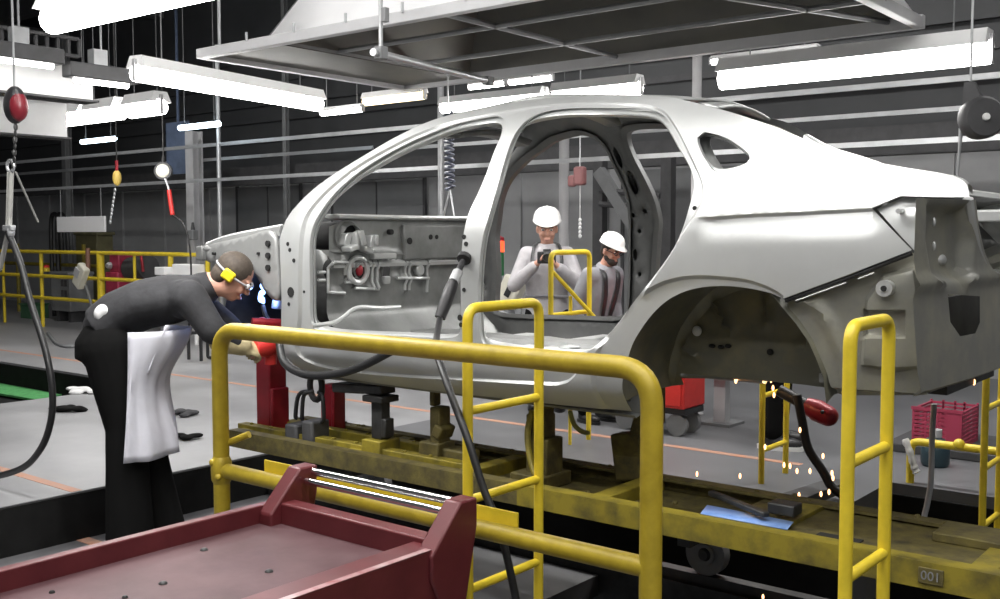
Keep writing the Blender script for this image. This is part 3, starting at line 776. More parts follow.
# ================================================================== LAMPS
def lamp(name, a, b, r, label, m=tube_w, housing=True, rods=True, power=0, cat='lamp', group='fluorescent lamps'):
    a, b = V(a), V(b); t = thing(name, label, cat, (a+b)/2, group)
    d = (b-a).normalized(); sd = d.cross(UP).normalized()
    if housing:
        mb = MB(); w = r*1.5
        mb.hexa([a-sd*w+UP*r*.6, b-sd*w+UP*r*.6, b+sd*w+UP*r*.6, a+sd*w+UP*r*.6, a-sd*w*.6+UP*r*1.9, b-sd*w*.6+UP*r*1.9, b+sd*w*.6+UP*r*1.9, a+sd*w*.6+UP*r*1.9])
        mb.build('housing', white_paint, t)
        mb = MB(); 
        for e in (a, b): mb = MB(); mb.quadbox(e+UP*r*.3, (.03, .03, r*2.4)); mb.build('end_cap', grey_paint, t)
    mb = MB(); mb.tube([a, b], r, 12); mb.build('tube', m, t)
    if rods:
        mb = MB()
        for f in (.12, .88):
            p = a.lerp(b, f); mb = MB(); mb.cyl(p+UP*r*1.5, (p.x, p.y, 5.6), .004, n=6); mb.build('hanging_rod', grey_mid, t)
    if power:
        L = bpy.data.lights.new('lamp_light', 'AREA'); L.shape = 'RECTANGLE'; L.size = (b-a).length; L.size_y = .12; L.energy = power; L.color = (1, .985, .96)
        o = bpy.data.objects.new('lamp_light', L); C.objects.link(o); o.location = (a+b)/2-UP*(r+.02)-V(ORIG[t.name])
        o.rotation_euler = (0, 0, math.atan2(d.y, d.x)); o.parent = t
    return t
def xl(px0, px1, Y, z):  # lamp along the hall between two sight lines
    a = at(px0[0], px0[1], Y=Y); b = at(px1[0], px1[1], Y=Y); return (a.x, Y, z), (b.x, Y, z)
a, b = xl((722,77),(990,50), 5.75, 2.53); lamp('fluorescent_lamp', a, b, .062, 'longest bright batten lamp, above the boot at right', power=30)
a, b = xl((443,103),(545,97), 5.75, 2.53); lamp('fluorescent_lamp', a, b, .040, 'bright lamp just above the top of the windscreen pillar', power=14)
a, b = xl((555,92),(640,88), 5.75, 2.53); lamp('fluorescent_lamp', a, b, .045, 'bright lamp directly above the middle of the car roof', power=14)
a, b = xl((365,97),(424,89), 5.86, 2.66); lamp('fluorescent_lamp', a, b, .035, 'warm yellowish lamp under the far edge of the hood', m=tube_y)
a, b = xl((470,88),(504,86), 6.3, 2.76); lamp('fluorescent_lamp', a, b, .022, 'short tube lamp at the end of the horizontal pipe')
a, b = xl((510,82),(552,79), 6.3, 2.76); lamp('fluorescent_lamp', a, b, .022, 'short tube lamp right of the horizontal pipe end')
a, b = xl((712,58),(818,48), 6.3, 2.74); lamp('fluorescent_lamp', a, b, .020, 'thin tube lamp under the hood edge, above the longest lamp')
a = at(137, 74, d=6.4/FW.dot(FW)); a = V((-5.75, 3.62, a.z)); b = V((-6.05, 5.35, a.z))
lamp('fluorescent_lamp', a, b, .055, 'long bright lamp pointing towards the car, left of the hood', power=22)
a, b = xl((322,106),(362,102), 5.6, 2.56); lamp('fluorescent_lamp', a, b, .022, 'short thin tube lamp at the end of the long left lamp')
lamp('fluorescent_lamp', (-4.55, 2.45, 2.565), (-3.30, 2.45, 2.555), .062, 'bright lamp at the top left corner, cut off by the picture edge', power=34)
p = at(180, 128, Y=7.6); q = at(219, 122, Y=7.6); lamp('fluorescent_lamp', (p.x, 7.6, p.z), (q.x, 7.6, p.z-.0), .035, 'cold bluish lamp above the round white balancer', m=tube_c, housing=False)
p = at(82, 142, Y=8.0); q = at(115, 137, Y=8.0); lamp('fluorescent_lamp', (p.x, 8.0, p.z), (q.x, 8.0, p.z-.0), .035, 'small cold lamp left above the yellow balancer', m=tube_c, housing=False)
for k, (x, lab) in enumerate(((72, 'first of three glaring lamps beside the white beam'), (106, 'middle of three glaring lamps left of the hood'), (146, 'last of three glaring lamps, nearest the long left lamp'))):
    p = at(x-15, 116-k*5, Y=5.6); q = at(x+15, 116-k*5, Y=5.6); lamp('fluorescent_lamp', (p.x, 5.6, 2.78), (q.x, 5.6, 2.78), .075, lab, power=14)
# unseen lamp rows added above the frame to light the car and hood
for k, (x, y) in enumerate(((-2.6, 2.2), (-.6, 2.2), (1.4, 2.2), (-4.6, 2.2), (-4.5, .2), (-2.2, .2), (.1, .2), (-2.2, -2), (.5, -2), (2.8, .2))):
    lamp('fluorescent_lamp', (x-.8, y, 4.7), (x+.8, y, 4.7), .055, 'added batten lamp above the frame, lighting the car and hood', power=42)
for k, (x, y) in enumerate(((-9, 6.0), (-12, 3.0), (-12.6, 6.6), (-6.5, 8.6), (-3.4, 8.4), (-.5, 8.2))):  # unseen lamps added to light the back wall and aisle
    lamp('fluorescent_lamp', (x-.8, y, 4.9), (x+.8, y, 4.9), .055, 'added batten lamp out of view, lighting the back wall', power=42)
# ================================================================== EXTRACTOR HOOD
hz = 2.68; HX0, HX1, HY0, HY1 = -5.5, -1.72, 3.88, 5.72
hood = thing('extractor_hood', 'large light grey sheet metal extractor hood hanging over the car', 'extractor hood', ((HX0+HX1)/2, (HY0+HY1)/2, hz))
mb = MB()
for lo, hi in (((HX0, HY0, hz), (HX1, HY0+.05, hz+.06)), ((HX0, HY1-.05, hz), (HX1, HY1, hz+.07)), ((HX0, HY0+.05, hz), (HX0+.05, HY1-.05, hz+.06)), ((HX1-.05, HY0+.05, hz), (HX1, HY1-.05, hz+.06))): mb.box(lo, hi)
mb.build('rim', grey_paint, hood, bevel=.005)
bx0 = -4.85; top = hz+1.1; tx0, tx1, ty0, ty1 = -4.2, -2.4, 4.45, 5.15
base = [V((bx0, HY0+.03, hz+.05)), V((HX1-.03, HY0+.03, hz+.05)), V((HX1-.03, HY1-.03, hz+.05)), V((bx0, HY1-.03, hz+.05))]
tp_ = [V((tx0, ty0, top)), V((tx1, ty0, top)), V((tx1, ty1, top)), V((tx0, ty1, top))]
for i in range(4):
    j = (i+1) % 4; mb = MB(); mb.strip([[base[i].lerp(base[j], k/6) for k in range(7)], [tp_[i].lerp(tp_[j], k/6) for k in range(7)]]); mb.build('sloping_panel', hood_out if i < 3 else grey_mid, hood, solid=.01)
ctr = V(((bx0+HX1)/2, (HY0+HY1)/2, 0)); mb = MB()
lin = lambda p, k: V((ctr.x+(p.x-ctr.x)*k, ctr.y+(p.y-ctr.y)*k, p.z))
for i in range(4):
    j = (i+1) % 4; mb.strip([[lin(base[i], .985), lin(base[j], .985)], [lin(tp_[i], .95), lin(tp_[j], .95)]])
mb.build('lining', hood_in, hood)
mb = MB(); mb.box((tx0, ty0, top), (tx1, ty1, 6.0)); mb.build('duct', hood_out, hood)
mb = MB(); mb.box((HX0+.05, HY0+.05, hz+.03), (bx0, HY1-.05, hz+.045)); mb.build('end_plate', hood_in, hood)
mb = MB()
for (x0_, y0_, x1_, y1_) in ((bx0, HY0+.05, bx0, HY1-.05), (-3.6, HY0+.05, -3.6, HY1-.05), (-2.55, HY0+.05, -1.9, HY1-.05), (bx0, 4.45, HX1, 4.45), (bx0, 5.1, HX1, 5.1)):
    mb = MB(); mb.tube([(x0_, y0_, hz+.05), (x1_, y1_, hz+.05)], .016, 6); mb.build('brace', grey_mid, hood)
mb = MB()
for k in range(9):
    x = HX0+.5+k*.42; mb.cyl((x, HY0-.005, hz+.05), (x, HY0-.005, hz+.10), .008, n=8); mb.build('rim_bolt', galv, hood); mb = MB()
mb = MB()
for (x, y) in ((HX0+.1, HY0+.1), (HX1-.12, HY0+.1), (HX1-.1, HY1-.1), (HX0+.1, HY1-.1), (HX1-.28, HY1-.04)): mb = MB(); mb.cyl((x, y, hz+.06), (x, y, 5.6), .010, n=8); mb.build('hanging_rod', galv, hood)
# horizontal pipe hung under the hood
t = thing('hanging_pipe', 'slim grey pipe hanging level under the hood from a clamped rod', 'pipe', (-3.55, 3.62, 2.5))
p0 = at(373, 52, Y=3.60); p1 = at(488, 81, Y=4.75)
mb = MB(); mb.tube([p0, p1], .019, 10); mb.build('tube', galv, t)
r0 = at(381, 53, Y=3.66); mb = MB(); mb.cyl((r0.x, r0.y, r0.z), (r0.x, r0.y, 5.6), .011, n=8); mb.build('rod', galv, t)
mb = MB(); mb.quadbox((r0.x, r0.y, r0.z), (.05, .05, .06)); mb.build('clamp', grey_mid, t, bevel=.004)
mb = MB(); mb.quadbox((r0.x+.03, r0.y, r0.z+.18), (.03, .03, .07)); mb.build('clamp', grey_mid, t, bevel=.004)
mb = MB(); mb.quadbox(p1, (.05, .06, .05)); mb.build('clamp', grey_mid, t, bevel=.004)
# white beams top left
def beam(X, y1, z0, z1, label):
    t = thing('crane_beam', label, 'beam', (X, y1, z0), 'white crane beams'); mb = MB()
    mb.box((X-.02, -1, z0), (X+.02, y1, z1)); mb.build('web', white_paint, t)
    mb = MB(); mb.box((X-.10, -1, z1-.015), (X+.10, y1, z1)); mb.box((X-.10, -1, z0), (X+.10, y1, z0+.015)); mb.build('flange', grey_dark, t)
beam(-7.0, 4.05, 2.54, 2.80, 'nearer white crane beam at the top left')
beam(-9.0, 4.95, 2.46, 2.80, 'farther white crane beam at the left behind the red balancer')
for k, (a, b, lab) in enumerate(((( 66, 69), (135, 75), 'dark lamp housing beside the end of the long left lamp'), ((-25, 46), (61, 62), 'dark lamp housing over the nearer white beam'))):
    A = at(*a, X=-6.6); B = at(*b, X=-6.6); B.z = A.z
    t = thing('lamp_housing', lab, 'lamp', (A+B)/2); mb = MB(); mb.box((A.x-.06, A.y, A.z-.05), (A.x+.06, B.y, A.z+.05)); mb.build('housing', grey_dark, t, bevel=.01)
    mb = MB(); mb.cyl((A.x, A.y+.06, A.z-.06), (A.x, B.y-.06, A.z-.06), .022); mb.build('tube', tube_w, t)
    mb = MB(); mb.quadbox((A.x, B.y-.28, A.z+.1), (.08, .10, .11)); mb.cyl((A.x, (A.y+B.y)/2, A.z), (A.x, (A.y+B.y)/2, 5.6), .008, n=6); mb.build('hanger', galv, t)
A = at(0, 38, X=-6.9); B = at(78, 55, X=-6.9); t = thing('cable_ladder', 'dark cable ladder rack running above the nearer white beam', 'cable tray', A)
mb = MB()
for dz in (0, .12): mb.box((A.x-.02, A.y-1, A.z-.06+dz), (A.x+.02, B.y, A.z-.04+dz))
mb.build('rail', grey_dark, t)
for k in range(8): mb = MB(); mb.box((A.x-.01, A.y+k*(B.y-A.y)/7.01, A.z-.05), (A.x+.01, A.y+k*(B.y-A.y)/7.01+.02, A.z+.07)); mb.build('rung', grey_dark, t)
# ================================================================== WORLD
w = bpy.data.worlds.new('hall'); S.world = w; w.use_nodes = True
bg = w.node_tree.nodes['Background']; bg.inputs[0].default_value = (.80, .83, .88, 1); bg.inputs[1].default_value = .13
S.view_settings.view_transform = 'Standard'; S.view_settings.look = 'None'; S.view_settings.gamma = 1; S.view_settings.exposure = -.18
S.view_settings.use_curve_mapping = False
# ================================================================== CARRIAGE UNDER THE CAR
CY0, CY1, CZ = 3.30, 3.82, .59
CX0, CX1 = -4.45, 1.6
car_t = thing('transfer_carriage', 'long grimy yellow transfer carriage frame carrying the car body', 'carriage', (-2, 3.56, 0))
def channel(mb, y, s):   # C-section along X, s: side the flanges point to
    mb.box((CX0, y-.008, CZ-.085), (CX1, y+.008, CZ)); mb.box((CX0, min(y, y+s*.06), CZ-.012), (CX1, max(y, y+s*.06), CZ)); mb.box((CX0, min(y, y+s*.06), CZ-.085), (CX1, max(y, y+s*.06), CZ-.073))
CXs = CX0
CX0 = -2.55; mb = MB(); channel(mb, CY0, 1); mb.build('side_beam', olive, car_t)
CX0 = CXs; CXe = CX1; CX1 = -2.55; mb = MB(); channel(mb, CY0, 1); mb.build('side_beam', olive_dark, car_t); CX1 = CXe
for y_, x0_, x1_ in ((3.43, CX0-.06, -2.9), (3.62, CX0-.02, -3.1)):
    mb = MB(); mb.box((x0_, y_-.03, CZ-.06), (x1_, y_+.03, CZ+.012))
    for k in range(9): mb.ell((x0_+.08+k*.16, y_, CZ+.014), (.012, .012, .008), u=8, v=4)
    mb.build('inner_rail', olive, car_t, bevel=.004)
mb = MB(); channel(mb, CY1, -1); mb.build('side_beam', olive_dark, car_t)
for x in (CX0+.03, -3.6, -2.9, -2.2, -1.5, -.8, -.1, .6): mb = MB(); mb.box((x-.04, CY0+.01, CZ-.08), (x+.04, CY1-.01, CZ-.006)); mb.build('cross_member', olive, car_t, bevel=.004)
mb = MB(); mb.box((-1.7, CY0+.02, CZ-.075), (CX1, CY1-.02, CZ-.02)); mb.build('deck_plate', olive_dark, car_t)
mb = MB(); mb.box((CX0+.02, CY0+.02, CZ-.085), (-1.7, CY1-.02, CZ-.06)); mb.build('deck_tray', olive_dark, car_t)
for (x0_, x1_, y0_, y1_) in ((-.62, -.45, 3.36, 3.44), (-.55, -.36, 3.52, 3.60), (-.85, -.68, 3.36, 3.41), (-1.35, -1.2, 3.40, 3.46)):
    mb = MB(); mb.box((x0_, y0_, CZ-.022), (x1_, y1_, CZ-.016)); mb.build('deck_pocket', hole_dark, car_t)
mb = MB(); mb.box((-1.02, 3.6, CZ-.02), (-.6, 3.78, CZ+.012)); mb.build('deck_pad', olive_dark, car_t, bevel=.005)
random.seed(3); mb = MB()
for k in range(70):
    x = random.uniform(CX0+.1, .6); y = random.choice((random.uniform(CY1-.05, CY1), random.uniform(CY0+.03, CY1-.05)))
    zz = CZ if y > CY1-.06 else CZ-.03; r = random.uniform(.004, .014); mb.ell((x, y, zz), (r, r, r*.8), u=6, v=4)
o = mb.build('weld_spatter', olive_dark, car_t); o['kind'] = 'stuff'
# support posts
def post(parts, name='support_post', label=None):
    for b, m in parts: b.build(name, m, car_t, bevel=.005)
mb = MB(); mb.quadbox((-2.62, 3.55, .70), (.085, .10, .28)); mb.quadbox((-2.62, 3.55, .56), (.18, .2, .06)); mb.quadbox((-2.60, 3.55, .84), (.06, .06, .10)); mb.ell((-2.60, 3.55, .885), (.045, .045, .04)); mb.quadbox((-2.57, 3.55, .66), (.05, .12, .16)); mb.build('support_post', olive_dark, car_t, bevel=.006)
mb = MB(); mb.tube(spline([(-2.62, 3.49, .86), (-2.63, 3.47, .76), (-2.585, 3.44, .64), (-2.50, 3.40, .56)], 5), .014, 8); mb.build('air_hose', olive, car_t)
mb = MB(); mb.quadbox((-2.3, 3.78, .66), (.15, .10, .20), rot=M.Rotation(-.15, 3, 'Y')); mb.quadbox((-2.24, 3.78, .78), (.10, .09, .16), rot=M.Rotation(.25, 3, 'Y')); mb.quadbox((-2.20, 3.78, .89), (.07, .08, .16)); mb.build('support_post', olive_dark, car_t, bevel=.01)
mb = MB(); mb.quadbox((-2.21, 3.75, .98), (.07, .05, .13)); mb.build('locating_jaw', olive, car_t, bevel=.012)
p = at(381, 455, Y=3.45); q = at(381, 398, Y=3.45)
mb = MB(); mb.quadbox((p.x, 3.45, CZ+.01), (.12, .14, .08)); mb.build('post_foot', olive, car_t, bevel=.006)
mb = MB(); mb.box((p.x-.035, 3.42, CZ+.05), (p.x+.035, 3.48, q.z)); mb.box((p.x+.03, 3.42, CZ+.06), (p.x+.06, 3.48, CZ+.15)); mb.quadbox((p.x+.0, 3.45, q.z+.0), (.13, .12, .03)); mb.build('support_post', steel_dark, car_t, bevel=.006)
mb = MB(); mb.quadbox((q.x-.13, 3.46, q.z+.035), (.34, .10, .045), rot=M.Rotation(-.06, 3, 'Y')); mb.build('clamp_arm', steel_dark, car_t, bevel=.008)
p = at(437, 455, Y=3.5)
mb = MB(); mb.quadbox((p.x, 3.5, CZ+.03), (.12, .12, .08)); mb.quadbox((p.x+.02, 3.5, CZ+.14), (.06, .08, .18)); mb.quadbox((p.x+.04, 3.5, CZ+.12), (.05, .10, .06), rot=M.Rotation(.4, 3, 'Y')); mb.quadbox((p.x-.01, 3.5, CZ+.30), (.03, .05, .14)); mb.quadbox((p.x+.12, 3.52, CZ+.02), (.16, .1, .05)); mb.build('support_post', olive_dark, car_t, bevel=.008)
for k, (qx, qb, qt, yy, w_) in enumerate(((272, 430, 346, 3.55, .115), (332, 424, 384, 3.72, .085))):
    b = at(qx, qb, Y=yy); t = at(qx, qt, Y=yy); mb = MB()
    mb.box((b.x-w_/2, yy-w_/2, CZ-.02), (b.x+w_/2, yy+w_/2, t.z)); mb.box((b.x+w_/2-.005, yy-w_/2, CZ-.02), (b.x+w_/2+.02, yy+w_/2, CZ+.2)); mb.build('red_post', red_post, car_t, bevel=.008)['label'] = 'red painted post'
b = at(303, 440, Y=3.40)
mb = MB(); mb.box((b.x-.12, 3.38, CZ-.10), (b.x-.03, 3.50, CZ+.06)); mb.box((b.x+.01, 3.38, CZ-.10), (b.x+.09, 3.50, CZ+.09)); mb.box((b.x-.03, 3.42, CZ-.06), (b.x+.0, 3.50, CZ+.05)); mb.build('valve_box', grey_dark, car_t, bevel=.012)
r = at(316, 386, Y=3.46)
mb = MB(); mb.tube([(r.x+.045*cos(2*pi*k/18), 3.46, r.z+.07*sin(2*pi*k/18)) for k in range(18)], .016, 8, closed=True); mb.build('hose_ring', black_rubber, car_t)
for dx, bx in ((-.03, -.10), (-.02, -.06), (.02, .07)):
    mb = MB(); mb.tube(spline([(r.x+dx, 3.46, r.z-.03), (r.x+dx*2.5+bx*.3, 3.44, r.z-.05), (r.x+bx*1.25-.01, 3.44, r.z-.16), (b.x+bx, 3.45, CZ+.08)], 5), .011, 8); mb.build('air_hose', black_rubber, car_t)
for k in range(3):
    x = (-2.12, -4.2, -.2)[k]; mb = MB(); y = 4.12
    mb.lathe((x, y, .19), [(.03, -.03), (.045, -.032), (.048, -.02), (.085, -.02), (.095, -.025), (.095, .03), (.03, .03)], axis=(0, 1, 0), n=28); wh = mb.build('wheel', grey_mid, car_t)
    mb = MB(); mb.lathe((x, y, .19), [(0, -.045), (.022, -.045), (.03, -.03)], axis=(0, 1, 0), n=16); mb.build('hub', steel_dark, wh)
    mb = MB(); mb.box((x-.03, 3.9, .27), (x+.03, 4.06, .52)); mb.box((x-.04, 3.80, .46), (x+.04, 4.08, .52)); mb.build('axle_bracket', steel_dark, car_t)
# number plate on the near beam
p = at(931, 574, Y=CY0-.01); t0 = CZ-.042
mb = MB(); mb.quadbox((p.x, CY0-.011, t0), (.075, .006, .050)); npl = mb.build('number_plate', olive_dark, car_t, bevel=.002)
fc = bpy.data.curves.new('number', 'FONT'); fc.body = '001'; fc.size = .040; fc.align_x = 'CENTER'; fc.align_y = 'CENTER'; fc.extrude = .001
tx0 = bpy.data.objects.new('number_text', fc); C.objects.link(tx0); dg = bpy.context.evaluated_depsgraph_get(); dg.update(); me = bpy.data.meshes.new_from_object(tx0.evaluated_get(dg)); bpy.data.objects.remove(tx0)
tx = bpy.data.objects.new('number', me); C.objects.link(tx); me.materials.clear(); me.materials.append(grey_mid); tx.location = (p.x, CY0-.0155, t0); tx.rotation_euler = (pi/2, 0, 0); tx.parent = npl; tx.matrix_parent_inverse = M.Translation((0, 0, 0))
npl_fix = (npl, tx)
mb = MB(); mb.box((-5.1, 4.06, -.5), (8, 4.18, .05)); mb.box((-5.1, 4.09, .05), (8, 4.15, .095)); tag(mb.build('track_rail', steel_dark), 'dark steel track rail running under the carriage', 'rail')
mb = MB(); a = at(750, 527, Y=3.40)
mb.strip([[(a.x-.17, 3.35, CZ+.004), (a.x+.16, 3.35, CZ+.004)], [(a.x-.20, 3.46, CZ+.008), (a.x+.14, 3.45, CZ+.006)]]); tag(mb.build('plastic_film', blue_plate, solid=.003), 'film coloured as lit blue, lying on the carriage deck below the wheel arch', 'film')
b = at(735, 510, Y=3.45); mb = MB(); mb.quadbox((b.x+.0, 3.47, CZ+.03), (.34, .03, .02), rot=M.Rotation(-.5, 3, 'Z')); mb.quadbox((b.x+.16, 3.52, CZ+.03), (.10, .08, .04)); tag(mb.build('clamp_lever', steel_dark, bevel=.005), 'dark clamp lever lying across the blue film', 'lever')
# ================================================================== RAILING, LADDERS
t = thing('pipe_railing', 'thick yellow pipe railing in front, bent over at both ends', 'railing', (-2.25, 2.3, 0))
xl_, xr_, zt, zm, yr = -3.15, -1.345, 1.257, .742, 2.30
mb = MB(); mb.tube(fillet([(xl_, yr, 0), (xl_, yr, zt), (xr_, yr, zt), (xr_, yr, 0)], .10, 8), .0295, 18); mb.build('bent_frame', yellow_old, t)
mb = MB(); mb.tube([(xl_+.01, yr, zm), (xr_-.01, yr, zm)], .0275, 16); mb.build('middle_rail', yellow_old, t)
mb = MB(); mb.box((-2.94, yr+.028, .722), (-1.80, yr+.034, .803)); mb.build('kick_plate', yellow, t, bevel=.002)
mb = MB(); mb.lathe((xl_, yr, zm), [(.0295, -.05), (.037, -.035), (.039, 0), (.037, .035), (.0295, .05)], n=16); mb.ell((xl_-.01, yr-.03, zm+.03), .014); mb.ell((xl_+.02, yr-.03, zm-.02), .013); mb.build('weld_collar', yellow_old, t)
mb = MB(); mb.tube([(xl_+.02, yr+.02, zm+.10), (xl_+.10, yr+.05, zm+.135)], .013, 10); mb.build('hook', yellow_old, t)
for x in (xl_, xr_):
    mb = MB(); mb.lathe((x, yr, 0), [(0, .012), (.08, .012), (.08, 0), (0, 0)], n=20); mb.build('foot_plate', yellow_old, t)
def ladder(X, y0, y1, zt, label, z0=0., r=.0165, rungs=(1.055, .775, .49, .21, -.07, -.35), diag=False, m=yellow):
    t = thing('grab_ladder', label, 'ladder', (X, (y0+y1)/2, z0), 'yellow tube ladders beside the carriage')
    mb = MB(); mb.tube(fillet([(X, y0, z0), (X, y0, zt), (X, y1, zt), (X, y1, z0)], .05, 6), r, 14); mb.build('hoop', m, t)
    for z in rungs:
        if z > z0+.05:
            mb = MB(); mb.tube([(X, y0, z), (X, y1, z)], r*.86, 12); mb.build('rung', m, t)
    if diag:
        mb = MB(); mb.tube([(X, y0+.02, zt-.12), (X+.05, y1-.02, zt-.42)], r*.8, 8); mb.build('brace', m, t)
        mb = MB(); mb.tube([(X, (y0+y1)/2, z0), (X, (y0+y1)/2, zt-.28)], r*.7, 8); mb.build('middle_post', m, t)
    return t
ladder(-2.075, 2.43, 2.80, 1.375, 'yellow tube ladder standing right behind the thick railing, before the sill')
ladder(-.885, 2.43, 2.705, 1.385, 'yellow tube ladder at the rear corner of the car, in front of the bumper area', z0=-.5)
ladder(-3.80, 5.25, 5.68, 1.49, 'yellow hoop with a diagonal brace, seen through the rear door before the cameraman', z0=FZ, diag=True, rungs=(1.10, .82, .54))
ladder(-2.385, 5.25, 5.57, 1.375, 'yellow tube ladder beyond the rear wheel arch, lit by sparks', z0=FZ, rungs=(1.02, .73, .43))
ladder(-1.26, 5.25, 5.55, 1.2, 'yellow tube ladder at the right edge beyond the pink crate rail', z0=-.5)
t = thing('low_guard_rail', 'low yellow rail in front of the pink crate', 'railing', (-1.6, 5.78, FZ))
a = at(911, 441, Y=5.78); b = at(1000, 450, Y=5.78)
mb = MB(); mb.tube(fillet([(a.x, 5.78, FZ), (a.x, 5.78, a.z), (b.x+.2, 5.78, a.z)], .05), .022, 12); mb.build('rail', yellow, t)
mb = MB(); mb.tube([(b.x+.15, 5.78, FZ), (b.x+.15, 5.78, a.z)], .022, 12); mb.build('post', yellow, t)
mb = MB(); c = at(958, 445, Y=5.75); mb.ell((c.x, 5.77, a.z+.015), .03); mb.build('weld_collar', yellow, t)
# far guard fence on the left
t = thing('guard_fence', 'yellow three-rail guard fence behind the worker at the left', 'fence', (-12, 7.7, FZ))
for z in (1.355, 1.0, .68):
    mb = MB(); mb.tube([(-19, 7.7, z), (at(212, 256, Y=7.7).x, 7.7, z)], .026, 8); mb.build('rail', yellow, t)
for x, r in ((41, .028), (100, .052), (134, .02), (170, .035), (3, .022), (207, .028)):
    p = at(x, 300, Y=7.7); mb = MB(); mb.cyl((p.x, 7.72, FZ), (p.x, 7.72, 1.36), r, n=10); mb.build('post', yellow, t)
t = thing('guard_fence', 'older dull yellow fence panel behind the first fence at far left', 'fence', (-15, 9.0, FZ))
for x in (-3, 19, 60, 85):
    p = at(x, 300, Y=9.0); mb = MB(); mb.cyl((p.x, 9.0, FZ), (p.x, 9.0, 1.45), .035, n=8); mb.build('post', olive, t)
mb = MB(); mb.cyl((at(-10, 300, Y=9.0).x, 9.0, 1.1), (at(110, 300, Y=9.0).x, 9.0, 1.1), .03, n=8); mb.build('rail', olive, t)
# ================================================================== RED CART
t = thing('flatbed_cart', 'dull red steel cart with a scuffed deck and two chrome rods at its end', 'cart', (-2.2, 1.2, 0))
kx0, kx1, ky0, ky1, kz = -2.60, -1.855, .55, 2.12, .728
mb = MB(); mb.box((kx0+.03, ky0, kz-.03), (kx1-.03, ky1-.02, kz-.02)); mb.build('deck', red_deck, t)
mb = MB(); mb.box((kx0, ky0, kz-.14), (kx0+.035, ky1-.06, kz+.035)); mb.build('side_lip', red_cart, t, bevel=.004)
mb = MB(); mb.prism([(kx1, ky0, kz-.27), (kx1, ky0, kz+.03), (kx1-.095, ky0, kz+.03), (kx1-.095, ky0, kz-.0), (kx1-.012, ky0, kz-.0), (kx1-.012, ky0, kz-.27)], (0, ky1-ky0-.03, 0)); mb.build('side_skirt', red_cart, t, bevel=.004)
mb = MB(); mb.box((kx1-.02, ky0, kz+.0305), (kx1+.001, ky1-.10, kz+.0315)); mb.build('worn_edge', mat('worn paint edge', (.55, .42, .42), .4, .3, col2=(.33, .08, .09), scale=14), t)
mb = MB(); mb.box((kx0+.02, ky1-.07, kz-.10), (kx1-.03, ky1-.01, kz+.045)); mb.build('end_beam', red_cart, t, bevel=.006)
for x, s in ((kx0+.06, 1), (kx1-.018, -1)):
    mb = MB(); w_ = .030
    prof = [(x-w_, ky1-.11, kz-.05), (x-w_, ky1-.11, kz+.015), (x-w_, ky1+.01, kz+.14), (x-w_, ky1+.08, kz+.14), (x-w_, ky1+.08, kz+.06), (x-w_, ky1+.02, kz-.20), (x-w_, ky1-.04, kz-.20)]
    mb.prism(prof, (2*w_, 0, 0)); mb.build('upright', red_cart, t, bevel=.006)
for dy, dz, r in ((.055, .122, .012), (.025, .098, .011)):
    mb = MB(); mb.cyl((kx0+.10, ky1+dy, kz+dz), (kx1-.04, ky1+dy, kz+dz), r, n=18); mb.build('chrome_rod', chrome, t)['label'] = 'shiny chrome rod'
for x in (kx0+.06, kx1-.03):
    for y in (ky1-.04, ky0+.1):
        mb = MB(); mb.box((x-.03, y-.03, .10), (x+.03, y+.03, kz-.03)); l = mb.build('leg', red_cart, t, bevel=.004)
        mb = MB(); mb.lathe((x, y, .05), [(0, -.02), (.05, -.02), (.05, .02), (0, .02)], axis=(1, 0, 0), n=20); mb.build('caster', black_rubber, l)
for (x, y, r, m) in ((278,513,.016,galv),(390,545,.016,galv),(4,587,.018,galv),(331,532,.008,galv),(204,549.5,.009,steel_dark),(163,583,.009,steel_dark),(269,571,.009,steel_dark),(125,597,.006,steel_dark),(52,592,.006,hole_dark)):
    p = at(x, y, Z=kz-.018); mb = MB()
    if r > .012: mb.lathe((p.x, p.y, kz-.02), [(r, 0), (r, .012), (r*.8, .018), (0, .02)], n=6)
    else: mb.lathe((p.x, p.y, kz-.02), [(r*1.3, 0), (r*1.2, .003), (r*.8, .006), (0, .007)], n=10)
    mb.build('bolt', m, t)
# ================================================================== CABLES AND HANGING TOOLS
def cable(pts, r, label, m=black_rubber, name='cable', cat='cable', n=8):
    mb = MB(); mb.tube(spline(pts, n), r, 10); return tag(mb.build(name, m), label, cat)
gx, gz = onside(463, 258); g0 = V((gx, side_y(gx, gz)-.01, gz))
g1 = at(452, 285, Y=3.12); g2 = at(440, 318, Y=3.05)
t = thing('weld_gun', 'black hand weld gun hanging at the hole in the middle pillar', 'weld gun', g1)
mb = MB(); mb.tube([g0, g0.lerp(g1, .55), g1.lerp(g2, .1), g1.lerp(g2, .45), g2], [.012, .014, .026, .027, .022], 12); mb.build('grip', black_plastic, t)
mb = MB(); mb.lathe(g0, [(0, -.01), (.03, -.008), (.03, .012), (.012, .02)], axis=g1-g0, n=14); mb.build('nozzle', black_rubber, t)
mb = MB(); c = g0.lerp(g1, .72); mb.tube([c+(g0-g1).normalized()*.03, c-(g0-g1).normalized()*.03], .022, 12); mb.build('collar', galv, t)
cable([g2, at(437, 335, Y=2.9), at(436, 350, Y=2.62), at(441, 366, Y=2.5), at(453, 400, Y=2.42), at(468, 440, Y=2.385), at(484, 490, Y=2.38), at(500, 530, Y=2.385), at(516, 600, Y=2.385), at(520, 640, Y=2.38), at(505, 700, Y=2.3)], .0125, 'long black cable hanging from the weld gun past the railing')
cable([at(279, 340, Y=3.22), at(284, 362, Y=3.17), at(303, 374, Y=3.15), at(330, 375, Y=3.15), at(358, 368, Y=3.15), at(388, 353, Y=3.15), at(400, 347, Y=3.15)], .019, 'black hose sagging along the sill under the front door opening', name='hose', cat='hose')
h0 = at(8, 232, Y=2.6)
